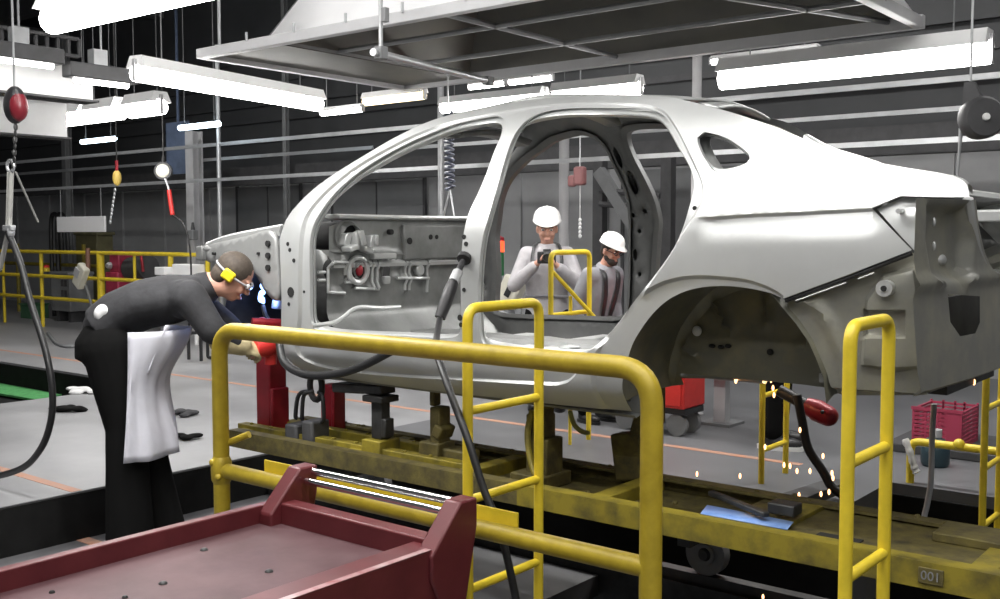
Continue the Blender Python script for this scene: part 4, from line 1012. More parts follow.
hz_ = [at(8, 232, Y=2.6), at(20, 262, Y=2.6), at(30, 300, Y=2.6), at(44, 345, Y=2.6), at(52, 385, Y=2.6), at(51, 420, Y=2.6), at(40, 450, Y=2.6), at(18, 470, Y=2.6), at(-25, 478, Y=2.6), at(-80, 470, Y=2.6)]
cable(hz_, .017, 'black hose hanging in a long loop at the left edge', name='hose', cat='hose', n=10)
# red and black balancer with hook at the left
bp = at(15, 105, Y=2.6)
t = thing('tool_balancer', 'red and black tool balancer hanging at the upper left corner', 'tool balancer', bp, 'tool balancers')
mb = MB(); mb.ell(bp, (.075, .05, .095)); mb.build('housing', black_plastic, t)
mb = MB(); mb.ell(bp+V((.036, .0, -.01)), (.045, .046, .075)); mb.build('cover', mat('dark red cover', (.16, .012, .02), .35), t)
mb = MB(); mb.cyl(bp+V((0, 0, .09)), (bp.x, bp.y, 5.6), .006, n=6); mb.build('hanging_rod', galv, t)
mb = MB()
for k in range(7): 
    z = bp.z-.11-k*.032; mb.ell((bp.x-.005*k, bp.y, z), (.012 if k % 2 else .006, .012 if k % 2 == 0 else .006, .02), u=8, v=6)
mb.build('chain', steel_dark, t)
rg = at(10.5, 166, Y=2.6)
mb = MB(); mb.tube([rg+V((.035*cos(2*pi*k/16), 0, .03*sin(2*pi*k/16))) for k in range(16)], .008, 8, closed=True); mb.build('ring', galv, t)
t2 = thing('lifting_sling', 'pale webbing slings hanging from the hook ring at the left', 'sling', rg)
k1 = at(9, 228, Y=2.6)
for a_, b_, r_ in ((rg+V((-.012, 0, -.03)), k1+V((-.01, 0, 0)), .013), (rg+V((.012, 0, -.03)), k1+V((.008, 0, 0)), .012), (rg+V((.03, .01, -.03)), at(38, 222, Y=2.75), .008), (k1, at(0, 270, Y=2.6), .014)):
    mb = MB(); mb.tube([a_, b_], r_, 8, flat=.4); mb.build('strap', mat('grey webbing', (.33, .33, .31), .8, var=.15), t2)
mb = MB(); mb.quadbox(k1, (.09, .03, .03)); mb.ell(k1+V((.02, 0, -.02)), (.02, .02, .03)); mb.build('shackle', galv, t2, bevel=.006)
# yellow balancer
bp = at(117, 178, Y=6.6); t = thing('tool_balancer', 'small yellow tool balancer hanging above the fence post', 'tool balancer', bp, 'tool balancers')
mb = MB(); mb.ell(bp, (.05, .05, .09)); mb.build('housing', mat('yellow balancer paint', (.70, .50, .12), .4), t)
mb = MB(); mb.cyl(bp, (bp.x, bp.y, 5.6), .008, n=6); mb.build('hanging_rod', steel_dark, t); mb = MB(); mb.tube([bp+V((0, 0, .08)), bp+V((0, 0, .2))], .018, 8); mb.build('hook', red_post, t)
mb = MB()
for k in range(9): mb.ell(at(115-k*.6, 190+k*4, Y=6.6), (.014 if k % 2 else .02, .014, .026), u=8, v=6)
mb.build('chain', galv, t)
# round white balancer with red handle
bp = at(163.5, 171, Y=6.6); t = thing('tool_balancer', 'round white balancer with a red handle hanging below it', 'tool balancer', bp, 'tool balancers')
ax = (FH*-1)
mb = MB(); mb.lathe(bp, [(0, -.04), (.085, -.04), (.095, -.02), (.095, .03), (0, .03)], axis=ax, n=24); mb.build('housing', grey_dark, t)
mb = MB(); mb.lathe(bp+ax*.03, [(0, .012), (.05, .012), (.072, .004), (.072, 0)], axis=ax, n=24); mb.build('face', cream, t)
mb = MB(); mb.cyl(bp+V((0, 0, .09)), (bp.x, bp.y, 5.6), .007, n=6); mb.tube([bp+V((0, 0, .09)), bp+V((0, 0, .16))], .02, 8); mb.build('hanging_rod', steel_dark, t)
a_, b_ = at(169, 190, Y=6.6), at(172.5, 215, Y=6.6)
mb = MB(); mb.tube([a_, b_], .024, 10); mb.build('handle', red_bright, t)['label'] = 'red handle'
mb = MB(); mb.tube([bp+V((.03, 0, -.08)), a_], .012, 8); mb.build('wire', galv, t)
cable([b_, at(184, 225, Y=6.6), at(190, 250, Y=6.6), at(191, 290, Y=6.6), at(188, 340, Y=6.6)], .010, 'thin dark hose curving down from the red handle')
# disc balancer at the right
bp = at(981, 118, Y=5.2); t = thing('tool_balancer', 'large dark disc balancer with a white hub above the boot', 'tool balancer', bp, 'tool balancers')
mb = MB(); mb.lathe(bp, [(0, -.05), (.088, -.05), (.098, -.03), (.098, .03), (.085, .05), (0, .05)], axis=ax, n=28); mb.prism([bp+V((-.08, -.02, .02)), bp+V((.03, -.02, .02)), bp+V((-.03, -.02, .17)), bp+V((-.075, -.02, .17))], (0, .04, 0)); mb.build('housing', grey_dark, t)
mb = MB(); mb.lathe(bp+ax*.05, [(0, .014), (.014, .014), (.018, .006), (.018, 0)], axis=ax, n=16); mb.build('hub', white_plastic, t)
mb = MB(); mb.cyl(bp+V((-.05, 0, .16)), (bp.x-.05, bp.y, 5.6), .006, n=6); mb.build('hanging_rod', galv, t)
mb = MB(); mb.tube([bp+V((-.085, 0, -.04)), bp+V((-.09, 0, -.12)), bp+V((-.10, 0, -.30))], [.012, .008, .004], 8); mb.build('wire', galv, t)
# coiled hose seen through the front window
ct = at(448, 112, Y=5.35); cb = at(450, 190, Y=5.35)
mb = MB(); N = 150; mb.tube([ct.lerp(cb, k/N)+V((.03*cos(k*.62), .03*sin(k*.62), 0)) for k in range(N+1)], .009, 6)
tag(mb.build('coiled_hose', mat('blue grey hose', (.10, .11, .15), .4)), 'blue grey coiled hose hanging beyond the front door opening', 'hose')
t = thing('hanging_wire', 'thin wires holding the coiled hose', 'wire', cb)
for a_, b_ in ((ct, V((ct.x, ct.y, 2.715))), (cb, at(442, 222, Y=5.35)), (cb, at(455, 222, Y=5.35))):
    mb = MB(); mb.cyl(a_, b_, .007, n=6); mb.build('strand', galv, t)
# pink chain hoist through the rear door
ch = at(580, 176, Y=7.4); t = thing('chain_hoist', 'small faded red chain hoist hanging beside the pale pipe', 'hoist', ch)
mb = MB(); mb.quadbox(ch, (.10, .08, .16)); mb.quadbox(ch+V((-.08, 0, -.04)), (.08, .05, .10)); mb.build('body', mat('faded red paint', (.30, .13, .13), .5), t, bevel=.02)
mb = MB(); mb.cyl(ch, (ch.x, ch.y, 5.6), .006, n=6); mb.build('hanging_rod', galv, t)
mb = MB()
for k in range(5): mb.ell(at(580, 220+k*4, Y=7.4), (.015, .015, .02), u=8, v=6)
mb.cyl(ch, at(580, 220, Y=7.4), .004, n=6); mb.build('chain', white_paint, t)
# ================================================================== EQUIPMENT BEHIND
def put(q, Y): return at(*q, Y=Y)
# red tool trolley
t = thing('tool_trolley', 'bright red tool trolley on casters seen under the wheel arch', 'trolley', (-3.25, 6.15, FZ))
c = put((672, 395), 6.1)
x0_, x1_ = put((612, 395), 6.1).x, put((684, 395), 6.1).x
mb = MB(); mb.box((x0_, 6.1, .44), (x1_, 6.4, 1.02)); mb.build('cabinet', red_bright, t, bevel=.012)
mb = MB(); mb.box((x0_+.02, 6.09, .46), (x1_-.02, 6.10, .70)); mb.box((x0_+.02, 6.09, .72), (x1_-.02, 6.10, .98)); mb.build('drawer', red_bright, t, bevel=.004)
mb = MB(); mb.box((x0_, 6.12, .40), (x1_, 6.38, .44)); mb.build('base', black_plastic, t)
for x in (x0_+.08, x1_-.08):
    for y in (6.16, 6.34):
        mb = MB(); mb.lathe((x, y, FZ+.075), [(0, -.02), (.075, -.02), (.075, .02), (0, .02)], axis=(0, 1, 0), n=20); mb.build('caster', grey_mid, t)
# grey pedestal
c = put((722, 385), 6.75); t = thing('equipment_stand', 'pale grey pedestal stand right of the red trolley', 'stand', (c.x, 6.3, FZ))
mb = MB(); mb.quadbox((c.x, 6.75, .70), (.22, .2, .14)); mb.build('head', grey_paint, t, bevel=.008)
mb = MB(); mb.box((c.x-.045, 6.71, FZ+.01), (c.x+.045, 6.79, .68)); mb.build('column', grey_paint, t, bevel=.004)
mb = MB(); mb.quadbox((c.x, 6.75, FZ+.01), (.24, .24, .02)); mb.build('base', grey_mid, t)
# welding machine right of the far arch seen as dark boxes
c = put((735, 390), 9.0); mb = MB(); mb.box((c.x-.7, 9.0, FZ), (c.x+1.6, 9.5, 1.3)); mb.box((c.x-.6, 8.97, .5), (c.x+.2, 9.0, 1.2)); tag(mb.build('control_cabinet', grey_dark, bevel=.01), 'dark control cabinet behind the pale pedestal', 'cabinet')
# light box and signal tower through the rear door
c = put((511, 292), 7.0); t = thing('robot_pendant', 'cream coloured tilted control box left of the cameraman', 'control box', c)
rot = M.Rotation(.45, 3, 'Y') @ M.Rotation(-.1, 3, 'X')
mb = MB(); mb.quadbox(c, (.20, .12, .26), rot=rot); mb.build('housing', cream, t, bevel=.02)
mb = MB(); mb.quadbox(c+V((.03, -.07, .02)), (.05, .012, .12), rot=rot); mb.build('handle', black_plastic, t)
mb = MB(); mb.cyl((c.x, c.y+.03, FZ), c, .03); mb.build('stand', grey_mid, t)
c = put((500, 262), 7.6); t = thing('signal_tower', 'signal tower with a lit red lens left of the cameraman', 'signal lamp', (c.x, 7.6, FZ))
z0_ = put((500, 252), 7.6).z; z1_ = put((500, 243), 7.6).z; z2_ = put((500, 236), 7.6).z
mb = MB(); mb.cyl((c.x, 7.6, FZ), (c.x, 7.6, z0_-.22), .02); mb.build('pole', grey_mid, t)
mb = MB(); mb.cyl((c.x, 7.6, z0_-.22), (c.x, 7.6, z0_), .038); mb.build('green_lens', lamp_green, t)
mb = MB(); mb.cyl((c.x, 7.6, z0_), (c.x, 7.6, z1_+.02), .04); mb.build('red_lens', lamp_red, t); mb = MB(); mb.lathe((c.x, 7.6, z1_+.02), [(.04, 0), (.04, .03), (.0, .05)]); mb.build('cap', red_post, t)
# press/bracing behind
a_ = put((606, 182), 9.2); b_ = put((640, 235), 9.2)
t = thing('braced_frame', 'grey steel frame with a slanting brace behind the second man', 'frame', (b_.x, 9.2, FZ))
mb = MB(); d_ = (b_-a_); L_ = d_.length; ang = math.atan2(-d_.z, d_.x); mb.quadbox((a_+b_)/2, (L_+.3, .10, .12), rot=M.Rotation(ang, 3, 'Y')); mb.build('brace', grey_mid, t)
for (p, q) in (((600, 190), (660, 196)), ((600, 204), (660, 209))):
    mb = MB(); A, B = put(p, 9.2), put(q, 9.2); mb.tube([A, B], .03, 8); mb.build('cross_bar', grey_dark, t)
for x in (600, 668):
    A = put((x, 200), 9.25); mb = MB(); mb.box((A.x-.06, 9.2, FZ), (A.x+.06, 9.3, 2.4)); mb.build('post', grey_dark, t)
# left background machines
c = put((81, 276), 7.45); t = thing('control_pendant', 'cream tilted control panel hung on the yellow fence', 'control box', c)
mb = MB(); mb.quadbox(c, (.19, .10, .33), rot=M.Rotation(.6, 3, 'Y')); mb.build('housing', cream, t, bevel=.02)
mb = MB(); mb.quadbox(c+V((-.02, -.055, .05)), (.11, .01, .12), rot=M.Rotation(.6, 3, 'Y')); mb.build('key_panel', grey_paint, t)
mb = MB(); mb.cyl(c+V((.1, .05, .1)), c+V((.1, .05, .38)), .03); mb.build('handle', mat('brown handle', (.20, .10, .07), .5), t)
mb = MB(); mb.tube(spline([c+V((.0, .05, -.1)), c+V((.07, .1, -.4)), c+V((.08, .1, -.78))], 5), .02, 8); mb.build('cable', grey_mid, t)
c = put((66, 308), 8.4); t = thing('control_cabinet', 'grey floor cabinet behind the fence, with a red and yellow button', 'cabinet', (c.x, 8.4, FZ))
mb = MB(); mb.box((c.x-.26, 8.3, .42), (c.x+.30, 8.7, .98)); mb.box((c.x-.34, 8.28, .98), (c.x+.30, 8.72, 1.03)); mb.build('body', grey_mid, t, bevel=.01)
mb = MB(); mb.box((c.x-.2, 8.35, FZ), (c.x-.12, 8.6, .42)); mb.build('foot', grey_dark, t)
mb = MB(); mb.box((c.x+.16, 8.35, FZ), (c.x+.24, 8.6, .42)); mb.build('foot', grey_dark, t)
for dx, dz in ((.10, .86), (.20, .86), (.10, .70), (.20, .70)):
    mb = MB(); mb.box((c.x+dx-.035, 8.29, dz-.05), (c.x+dx+.035, 8.30, dz+.05)); mb.build('socket', grey_dark, t)
mb = MB(); mb.cyl((c.x-.30, 8.26, 1.03), (c.x-.30, 8.26, 1.09), .05); b_ = mb.build('button', mat('yellow button box', (.8, .6, .05), .4), t); mb = MB(); mb.lathe((c.x-.30, 8.26, 1.09), [(.045, 0), (.045, .03), (0, .05)]); mb.build('push_button', red_bright, b_)
c = put((124, 273), 8.2); t = thing('hose_reel_machine', 'red machine with a dark roll behind the fence post', 'machine', (c.x, 8.2, FZ))
mb = MB(); mb.box((c.x-.16, 8.0, FZ), (c.x+.16, 8.4, 1.08)); mb.quadbox((c.x+.04, 8.2, 1.2), (.24, .36, .26)); mb.build('body', mat('crimson machine paint', (.35, .03, .07), .45, var=.2), t, bevel=.02)
mb = MB(); mb.lathe((c.x-.03, 7.98, 1.17), [(0, -.03), (.03, -.03), (.05, 0), (.05, .03)], axis=(0, 1, 0)); mb.build('dial', grey_paint, t)
mb = MB(); mb.cyl((c.x+.2, 8.2, 1.12), (c.x+.62, 8.2, 1.16), .17, n=20); mb.build('roll', grey_dark, t)
mb = MB(); mb.tube(fillet([(c.x+.0, 8.0, 1.36), (c.x+.75, 8.0, 1.36), (c.x+.80, 8.0, 1.1)], .05), .02, 8); mb.build('guard_bar', red_post, t)
c = put((165, 271), 7.5); mb = MB(); mb.quadbox(c, (.22, .16, .10)); mb.quadbox(c+V((.35, .1, .02)), (.4, .2, .14)); mb.box((c.x-.1, 7.5, FZ), (c.x-.06, 7.54, c.z)); mb.box((c.x+.5, 7.56, FZ), (c.x+.54, 7.6, c.z)); tag(mb.build('parts_tray', white_paint, bevel=.01), 'white parts tray behind the bending worker', 'tray')
c = put((87, 245), 9.3); mb = MB(); mb.box((c.x-.36, 9.3, FZ), (c.x+.3, 9.6, 1.60)); mb.box((c.x-.40, 9.28, 1.60), (c.x+.34, 9.62, 1.65)); tag(mb.build('machine_cabinet', mat('drab olive machine paint', (.13, .12, .06), .6, var=.2), bevel=.01), 'drab olive machine cabinet below the blank white sign', 'cabinet')
c = put((60, 245), 8.9); mb = MB()
for k, (dx, r) in enumerate(((-.05, .10), (.15, .09))): mb.tube(spline([(c.x+dx-.1, 8.85, FZ), (c.x+dx-.14, 8.85, 1.7), (c.x+dx, 8.85, 1.95), (c.x+dx+.16, 8.85, 1.75), (c.x+dx+.2, 8.85, 1.3)], 6), .035, 8)
tag(mb.build('cable_loom', black_rubber), 'black cable loops behind the sign', 'cable')
p0, p1 = put((57.5, 217), 7.9), put((105.5, 232), 7.9)
t = thing('sign_board', 'blank white sign board hanging above the fence at the left', 'sign', ((p0.x+p1.x)/2, 7.9, p0.z))
mb = MB(); mb.quadbox(((p0.x+p1.x)/2, 7.9, (p0.z+p1.z)/2), (p1.x-p0.x, .03, p0.z-p1.z)); mb.build('board', mat('white sign face', (.9, .9, .92), .5), t, bevel=.004)
mb = MB(); 
for x in (p0.x+.1, p1.x-.1): mb.cyl((x, 7.9, p0.z), (x, 7.9, zb-.02), .006, n=6)
mb.build('hanging_wire', galv, t)
c = put((178, 148), 8.95); mb = MB(); mb.quadbox(c, (.55, .02, .75)); mb.box((c.x-.02, 8.95, c.z), (c.x+.02, 8.97, 5.3)); tag(mb.build('film_sheet', mat('dark blue film', (.10, .13, .20), .4, var=.2)), 'dark bluish sheet hanging below the cold lamp', 'sheet')
c = put((193, 235), 8.4); t = thing('spray_bottle', 'small dark lantern shaped box on the cut column', 'box', c); mb = MB(); mb.quadbox(c, (.12, .1, .14)); mb.build('body', grey_mid, t, bevel=.02); mb = MB(); mb.cyl(c+V((0, 0, .07)), c+V((0, 0, .17)), .03, .015); mb.build('cap', grey_dark, t); t.name = 'junction_box'
mb = MB(); mb.box((c.x-.05, 8.40, c.z-.3), (c.x+.05, 8.52, c.z-.07)); mb.build('bracket', grey_dark, t)
# crate, jug, hose at right
z0_ = .75; c = put((937, 425), 6.9)
x0_, x1_ = put((912, 425), 6.6).x, put((962, 425), 6.6).x
t = thing('workbench', 'dark bench carrying the pink crate', 'bench', (c.x, 6.9, FZ))
zc = put((912, 444), 6.6).z
mb = MB(); mb.box((x0_-.15, 6.55, zc-.05), (x1_+.6, 7.2, zc)); mb.build('top', grey_dark, t, bevel=.005)
for x in (x0_-.1, x1_+.5):
    for y in (6.6, 7.1):
        mb = MB(); mb.box((x, y, FZ), (x+.05, y+.05, zc-.05)); mb.build('leg', grey_dark, t)
t = thing('plastic_crate', 'pink red plastic crate with slotted sides on the dark bench', 'crate', ((x0_+x1_)/2, 6.8, zc))
hc = put((912, 406), 6.6).z-zc; mb = MB(); n = 9; w_ = x1_-x0_
mb.box((x0_, 6.6, zc), (x1_, 6.98, zc+.012))
for k in range(n):
    z = zc+.012+k*(hc-.012)/n; h = (hc-.012)/n*.55
    mb.box((x0_, 6.6, z), (x1_, 6.612, z+h)); mb.box((x0_, 6.968, z), (x1_, 6.98, z+h)); mb.box((x0_, 6.612, z), (x0_+.012, 6.968, z+h)); mb.box((x1_-.012, 6.612, z), (x1_, 6.968, z+h))
for f in (0, .26, .52, .72, 1):
    x = x0_+(w_-.012)*f; mb.box((x, 6.598, zc), (x+.012, 6.612, zc+hc)); mb.box((x, 6.968, zc), (x+.012, 6.98, zc+hc))
mb.box((x0_+w_*.72, 6.599, zc), (x1_, 6.612, zc+hc)); mb.box((x0_-.006, 6.594, zc+hc-.02), (x1_+.006, 6.606, zc+hc))
mb.build('slotted_body', red_pink, t)
c = put((935, 462), 6.3); t = thing('plastic_jug', 'teal plastic jug standing below the pink crate', 'jug', (c.x, 6.3, FZ))
mb = MB(); mb.lathe((c.x, 6.3, FZ), [(0, 0), (.07, 0), (.08, .02), (.08, .12), (.05, .16), (.025, .17), (.025, .20), (0, .20)], n=18); mb.build('body', mat('teal plastic', (.025, .05, .065), .35), t)
mb = MB(); mb.lathe((c.x, 6.3, FZ+.20), [(.035, -.03), (.035, .015), (0, .015)]); mb.build('cap', grey_paint, t)
cable([at(934, 404, Y=4.6), at(932, 440, Y=4.6), at(931, 480, Y=4.6), at(927, 505, Y=4.6), at(924, 520, Y=4.6), at(922, 560, Y=4.6)], .012, 'pale grey hose hanging straight down in front of the pink crate', m=grey_paint, name='hose', cat='hose')
mb = MB(); mb.tube(spline([at(905, 439, Y=5.75), at(910, 452, Y=5.75), at(914, 466, Y=5.75), at(917, 473, Y=5.75)], 5), [.03+.004*(k % 3) for k in range(16)], 8, flat=.5); tag(mb.build('cloth_rag', rag_m), 'pale rag hanging at the end of the low yellow rail', 'rag')
p = put((965, 512), 4.9); mb = MB(); mb.prism([at(929, 523, Z=.0), at(953, 505, Z=.0), at(1010, 505, Z=.0), at(1010, 528, Z=.0)], (0, 0, -.5)); tag(mb.build('pit_step', grey_mid), 'grey steel step down in the pit at the right edge', 'step')
# red gun on the far side by the sparks, black cable
a_ = at(806, 405, Y=4.9); b_ = at(828, 416, Y=4.9)
t = thing('spot_weld_gun', 'red round weld gun body hanging behind the rear arch', 'weld gun', (a_+b_)/2)
mb = MB(); mb.tube([a_, a_.lerp(b_, .5), b_], [.04, .055, .05], 14); mb.ell(b_, .05); mb.build('body', red_post, t)
mb = MB(); mb.tube([a_, a_+V((-.14, 0, .06))], .03, 10); mb.ell(a_+V((.1, -.04, -.02)), .012); mb.build('arm', steel_dark, t)
cable([at(797, 395, Y=4.7), at(802, 420, Y=4.7), at(808, 448, Y=4.7), at(822, 470, Y=4.7), at(832, 487, Y=4.7), at(850, 500, Y=4.7)], .021, 'thick dark cable hanging below the rear arch by the sparks')
a_, b_ = at(774, 496, Y=4.4), at(830, 478, Y=5.2); mb = MB(); mb.hexa([a_+V((0, 0, -.05)), b_+V((0, 0, -.05)), b_+V((.1, 0, -.05)), a_+V((.12, 0, -.05)), a_, b_, b_+V((.1, 0, 0)), a_+V((.12, 0, 0))]); tag(mb.build('bridge_plate', grey_dark), 'dark plate bridging the pit behind the carriage', 'plate')
cable([at(570, 411, Y=3.7), at(574, 424, Y=3.72), at(581, 431, Y=3.75), at(588, 433, Y=3.8)], .011, 'short yellow green hose end hanging under the sill', m=mat('yellow green hose', (.45, .45, .16), .5), name='hose', cat='hose')
# rags and scraps on the floor
def rag(q, Z, s, label, m=rag_m, seed=1, name='cloth_rag'):
    random.seed(seed); p = at(*q, Z=Z); mb = MB()
    for k in range(7):
        mb.ell((p.x+random.uniform(-s, s), p.y+random.uniform(-s, s)*.6, Z+.012+random.uniform(0, s*.15)), (s*random.uniform(.35, .6), s*random.uniform(.3, .5), s*.16), rot=M.Rotation(random.uniform(0, 3), 3, 'Z'), u=10, v=6)
    return tag(mb.build(name, m, voxel=.012, relax=3), label, 'rag')
rag((66, 411), FZ, .12, 'black rag on the floor left of the worker', cloth_black, 2)
rag((184, 415), FZ, .11, 'dark rag on the floor right of the apron', cloth_dark, 3)
rag((186, 438), FZ, .10, 'flat black scrap on the floor below the dark rag', cloth_black, 4)
rag((80, 393), FZ, .12, 'white rag at the corner of the shallow pit', rag_m, 5)
rag((24, 383), 0, .14, 'white rag lying on the green mat', rag_m, 6)
rag((155, 383), FZ, .13, 'pale rag on the floor beside the apron front', rag_m, 7)
mb = MB(); g_ = [at(-20, 380, Z=-.0), at(20, 383, Z=-.0), at(75, 393, Z=-.0), at(40, 402, Z=-.0), at(-20, 392, Z=-.0)]; mb.prism(g_, (0, 0, .02)); tag(mb.build('floor_mat', green_m), 'green mat lying in the shallow pit at the left', 'mat')
c = put((27, 337), 8.3); mb = MB(); mb.box((c.x-.2, 8.3, FZ), (c.x+.15, 8.6, FZ+.22)); mb.box((c.x-.22, 8.28, FZ+.22), (c.x+.17, 8.62, FZ+.24)); tag(mb.build('storage_box', mat('dull green box', (.05, .14, .07), .6), bevel=.01), 'dull green box on the floor behind the fence', 'box')
c = at(70, 340, Y=7.0); cable([at(48, 333, Z=FZ+.02), at(58, 344, Z=FZ+.02), at(75, 346, Z=FZ+.02), at(88, 338, Z=FZ+.02)], .022, 'grey hose curled on the floor below the fence', m=grey_mid, name='hose', cat='hose')
c = at(204, 361, Z=FZ); t = thing('stool', 'small black tube frame stand under the worker’s arm', 'stand', (c.x, c.y, FZ)); t['label'] = 'small black tube frame stand on the floor under the arm of the worker'
t.name = 'tube_stand'; ORIG[t.name] = V((c.x, c.y, FZ))
mb = MB(); z0_ = FZ+.02; h = .28
mb.tube(fillet([(c.x-.1, c.y-.12, z0_), (c.x-.1, c.y-.12, z0_+h), (c.x-.1, c.y+.12, z0_+h), (c.x-.1, c.y+.12, z0_), (c.x+.12, c.y+.12, z0_), (c.x+.12, c.y+.12, z0_+h), (c.x+.12, c.y-.12, z0_+h), (c.x+.12, c.y-.12, z0_)], .03), .018, 8); mb.build('frame', black_plastic, t)
# ================================================================== SPARKS AND ARC
random.seed(11); mb = MB()
def sp(x, y, Y, s=1.0): p = at(x, y, Y=Y); mb.ell(p, (.005*s, .005*s, .011*s), u=6, v=5)
for q in ((784,465),(790,466),(797,471),(810,471),(832,473),(799,495),(821,494),(829,492),(833,478),(765,447),(823,456)): sp(*q, 4.4, 1.2)
for k in range(12): sp(740+random.uniform(-5, 14), 373+random.uniform(-4, 7), 4.5, random.uniform(.8, 1.7))
for q in ((771,380),(773,388),(774,395),(697,474),(740,476),(660,571),(763,597),(974,382),(800,430)): sp(*q, 4.0, 1.1)
tag(mb.build('weld_sparks', spark_m), 'orange weld sparks flying below the rear wheel arch', 'sparks', kind='stuff')
L = bpy.data.lights.new('spark_glow', 'POINT'); L.energy = 5; L.color = (1, .55, .25); L.shadow_soft_size = .05; o = bpy.data.objects.new('spark_glow', L); C.objects.link(o); o.location = at(752, 375, Y=4.55)
p = at(262, 292, Y=3.48); mb = MB(); mb.tube(spline([at(261, 284, Y=3.5), at(264, 290, Y=3.5), at(260, 296, Y=3.5), at(264, 303, Y=3.5)], 4), [.006, .012, .014, .012, .010, .014, .016, .012, .010, .016, .018, .012, .006], 8)
tag(mb.build('weld_arc', arc_m), 'blue white weld arc glowing in the front wheel house', 'weld arc')
L = bpy.data.lights.new('arc_glow', 'POINT'); L.energy = 1.5; L.color = (.25, .4, 1); L.shadow_soft_size = .03; o = bpy.data.objects.new('arc_glow', L); C.objects.link(o); o.location = at(264, 300, Y=3.44)
# ================================================================== PEOPLE
def norm(v): return V(v).normalized()
def head(mb, c, f, u, s=1.0, neck=None):
    """skull, jaw, nose, brow, lips, ears; f = facing, u = up of the head"""
    f = norm(f); u = norm(V(u)-f*f.dot(V(u))); r = f.cross(u); R3 = M((r, f, u)).transposed()
    E_ = lambda x, y, z, a, b, c_: mb.ell(V(c)+(r*x+f*y+u*z)*s, V((a, b, c_))*s, rot=R3, u=14, v=10)
    E_(0, -.012, .03, .074, .094, .090); E_(0, .012, -.035, .062, .072, .078); E_(0, .040, -.085, .036, .040, .030)
    E_(0, .094, -.012, .013, .016, .026); E_(0, .104, -.026, .017, .015, .011); E_(0, .078, .028, .052, .014, .010)
    E_(0, .086, -.062, .024, .012, .006); E_(0, .085, -.072, .021, .012, .006); E_(.034, .07, -.03, .022, .016, .018); E_(-.034, .07, -.03, .022, .016, .018)
    for sx in (-1, 1): E_(sx*.074, -.008, -.008, .011, .020, .032)
    return r, f, u, R3
def face_parts(t, body, c, r, f, u, R3, s=1.0):
    for sx in (-1, 1):
        mb = MB(); mb.ell(V(c)+(r*.031*sx+f*.078+u*.008)*s, V((.013, .010, .009))*s, rot=R3, u=10, v=8); e = mb.build('eye', white_plastic, t)
        mb = MB(); mb.ell(V(c)+(r*.031*sx+f*.086+u*.008)*s, V((.006, .004, .006))*s, rot=R3, u=8, v=6); mb.build('iris', black_plastic, e)
        mb = MB(); mb.ell(V(c)+(r*.031*sx+f*.088+u*.030)*s, V((.020, .006, .005))*s, rot=R3, u=8, v=6); mb.build('eyebrow', hair_dark, t)
    mb = MB(); mb.ell(V(c)+(f*.094-u*.067)*s, V((.022, .005, .004))*s, rot=R3, u=10, v=6); mb.build('mouth', mat('lips', (.40, .16, .14), .5), t)
def hand(mb, w, d, n, thumb, curl=.9, s=1.0):
    """w wrist, d pointing direction, n palm normal (fingers curl towards it), thumb side"""
    d = norm(d); n = norm(V(n)-d*d.dot(V(n))); sd = norm(V(thumb)-d*d.dot(V(thumb))-n*n.dot(V(thumb)))
    k = w+d*.045*s; R3 = M((sd, d, n)).transposed()
    mb.ell(w+d*.045*s, V((.041, .050, .016))*s, rot=R3, u=14, v=8); mb.ell(w+d*.07*s, V((.042, .028, .015))*s, rot=R3, u=14, v=8)
    for i, (off, L) in enumerate(((.031, .068), (.0105, .076), (-.0105, .071), (-.031, .056))):
        p = w+(d*.085+sd*off)*s; a = 0; ch = [(p-d*.02*s, .0095*s), (p, .0095*s)]; c = curl*(.85+.1*i)
        for j, fr in enumerate((.45, .32, .23)):
            a += c*(.55, .75, .55)[j]; p = p+(d*cos(a)+n*sin(a))*L*fr*s; ch.append((p, (.0088, .0082, .0072)[j]*s))
        mb.limb(ch, 8)
    b = w+(d*.02+sd*.030)*s; t1 = b+(d*.028+sd*.026+n*.010)*s; t2 = t1+(d*.030+sd*.006+n*.018*(.5+curl))*s; t3 = t2+(d*.020-sd*.006+n*.014)*s
    mb.limb([(b, .014*s), (t1, .011*s), (t2, .0098*s), (t3, .008*s)], 8)
def hardhat(t, c, r, f, u, s=1.0):
    R3 = M((r, f, u)).transposed(); mb = MB(); c0 = V(c)+u*.066*s-f*.01*s
    prof = [(0, .100), (.03, .098), (.062, .087), (.086, .064), (.099, .032), (.103, 0)]; n = 28; rings = []
    for pr, h in prof:
        rings.append([c0+(r*cos(2*pi*k/n)*pr+f*sin(2*pi*k/n)*pr*1.16+u*h)*s for k in range(n)])
    brim = []
    for k in range(n):
        a = 2*pi*k/n; fr = max(0, sin(a)); pr = .107+.048*fr**2
        brim.append(c0+(r*cos(a)*(.108)+f*sin(a)*pr*1.16-u*(.004+.016*fr))*s)
    rings.append(brim); rings[0] = rings[0]
    g = [[mb.b.verts.new(p) for p in rg_] for rg_ in rings]
    for a, b in zip(g, g[1:]):
        for k in range(n): mb.b.faces.new((a[k], a[(k+1) % n], b[(k+1) % n], b[k]))
    mb.b.faces.new(g[0]); h = mb.build('hard_hat', white_plastic, t, solid=.004, smooth=60)
    mb = MB(); mb.tube([c0+(f*cos(a)*.100+u*(sin(a)*.088+.014))*s for a in [pi*k/12 for k in range(2, 11)]], .009*s, 8); mb.build('ridge', white_plastic, h)
    mb = MB(); mb.tube([c0+(r*cos(2*pi*k/20)*.098+f*sin(2*pi*k/20)*.114-u*.012)*s for k in range(20)], .008*s, 6, closed=True); mb.build('headband', black_plastic, h)

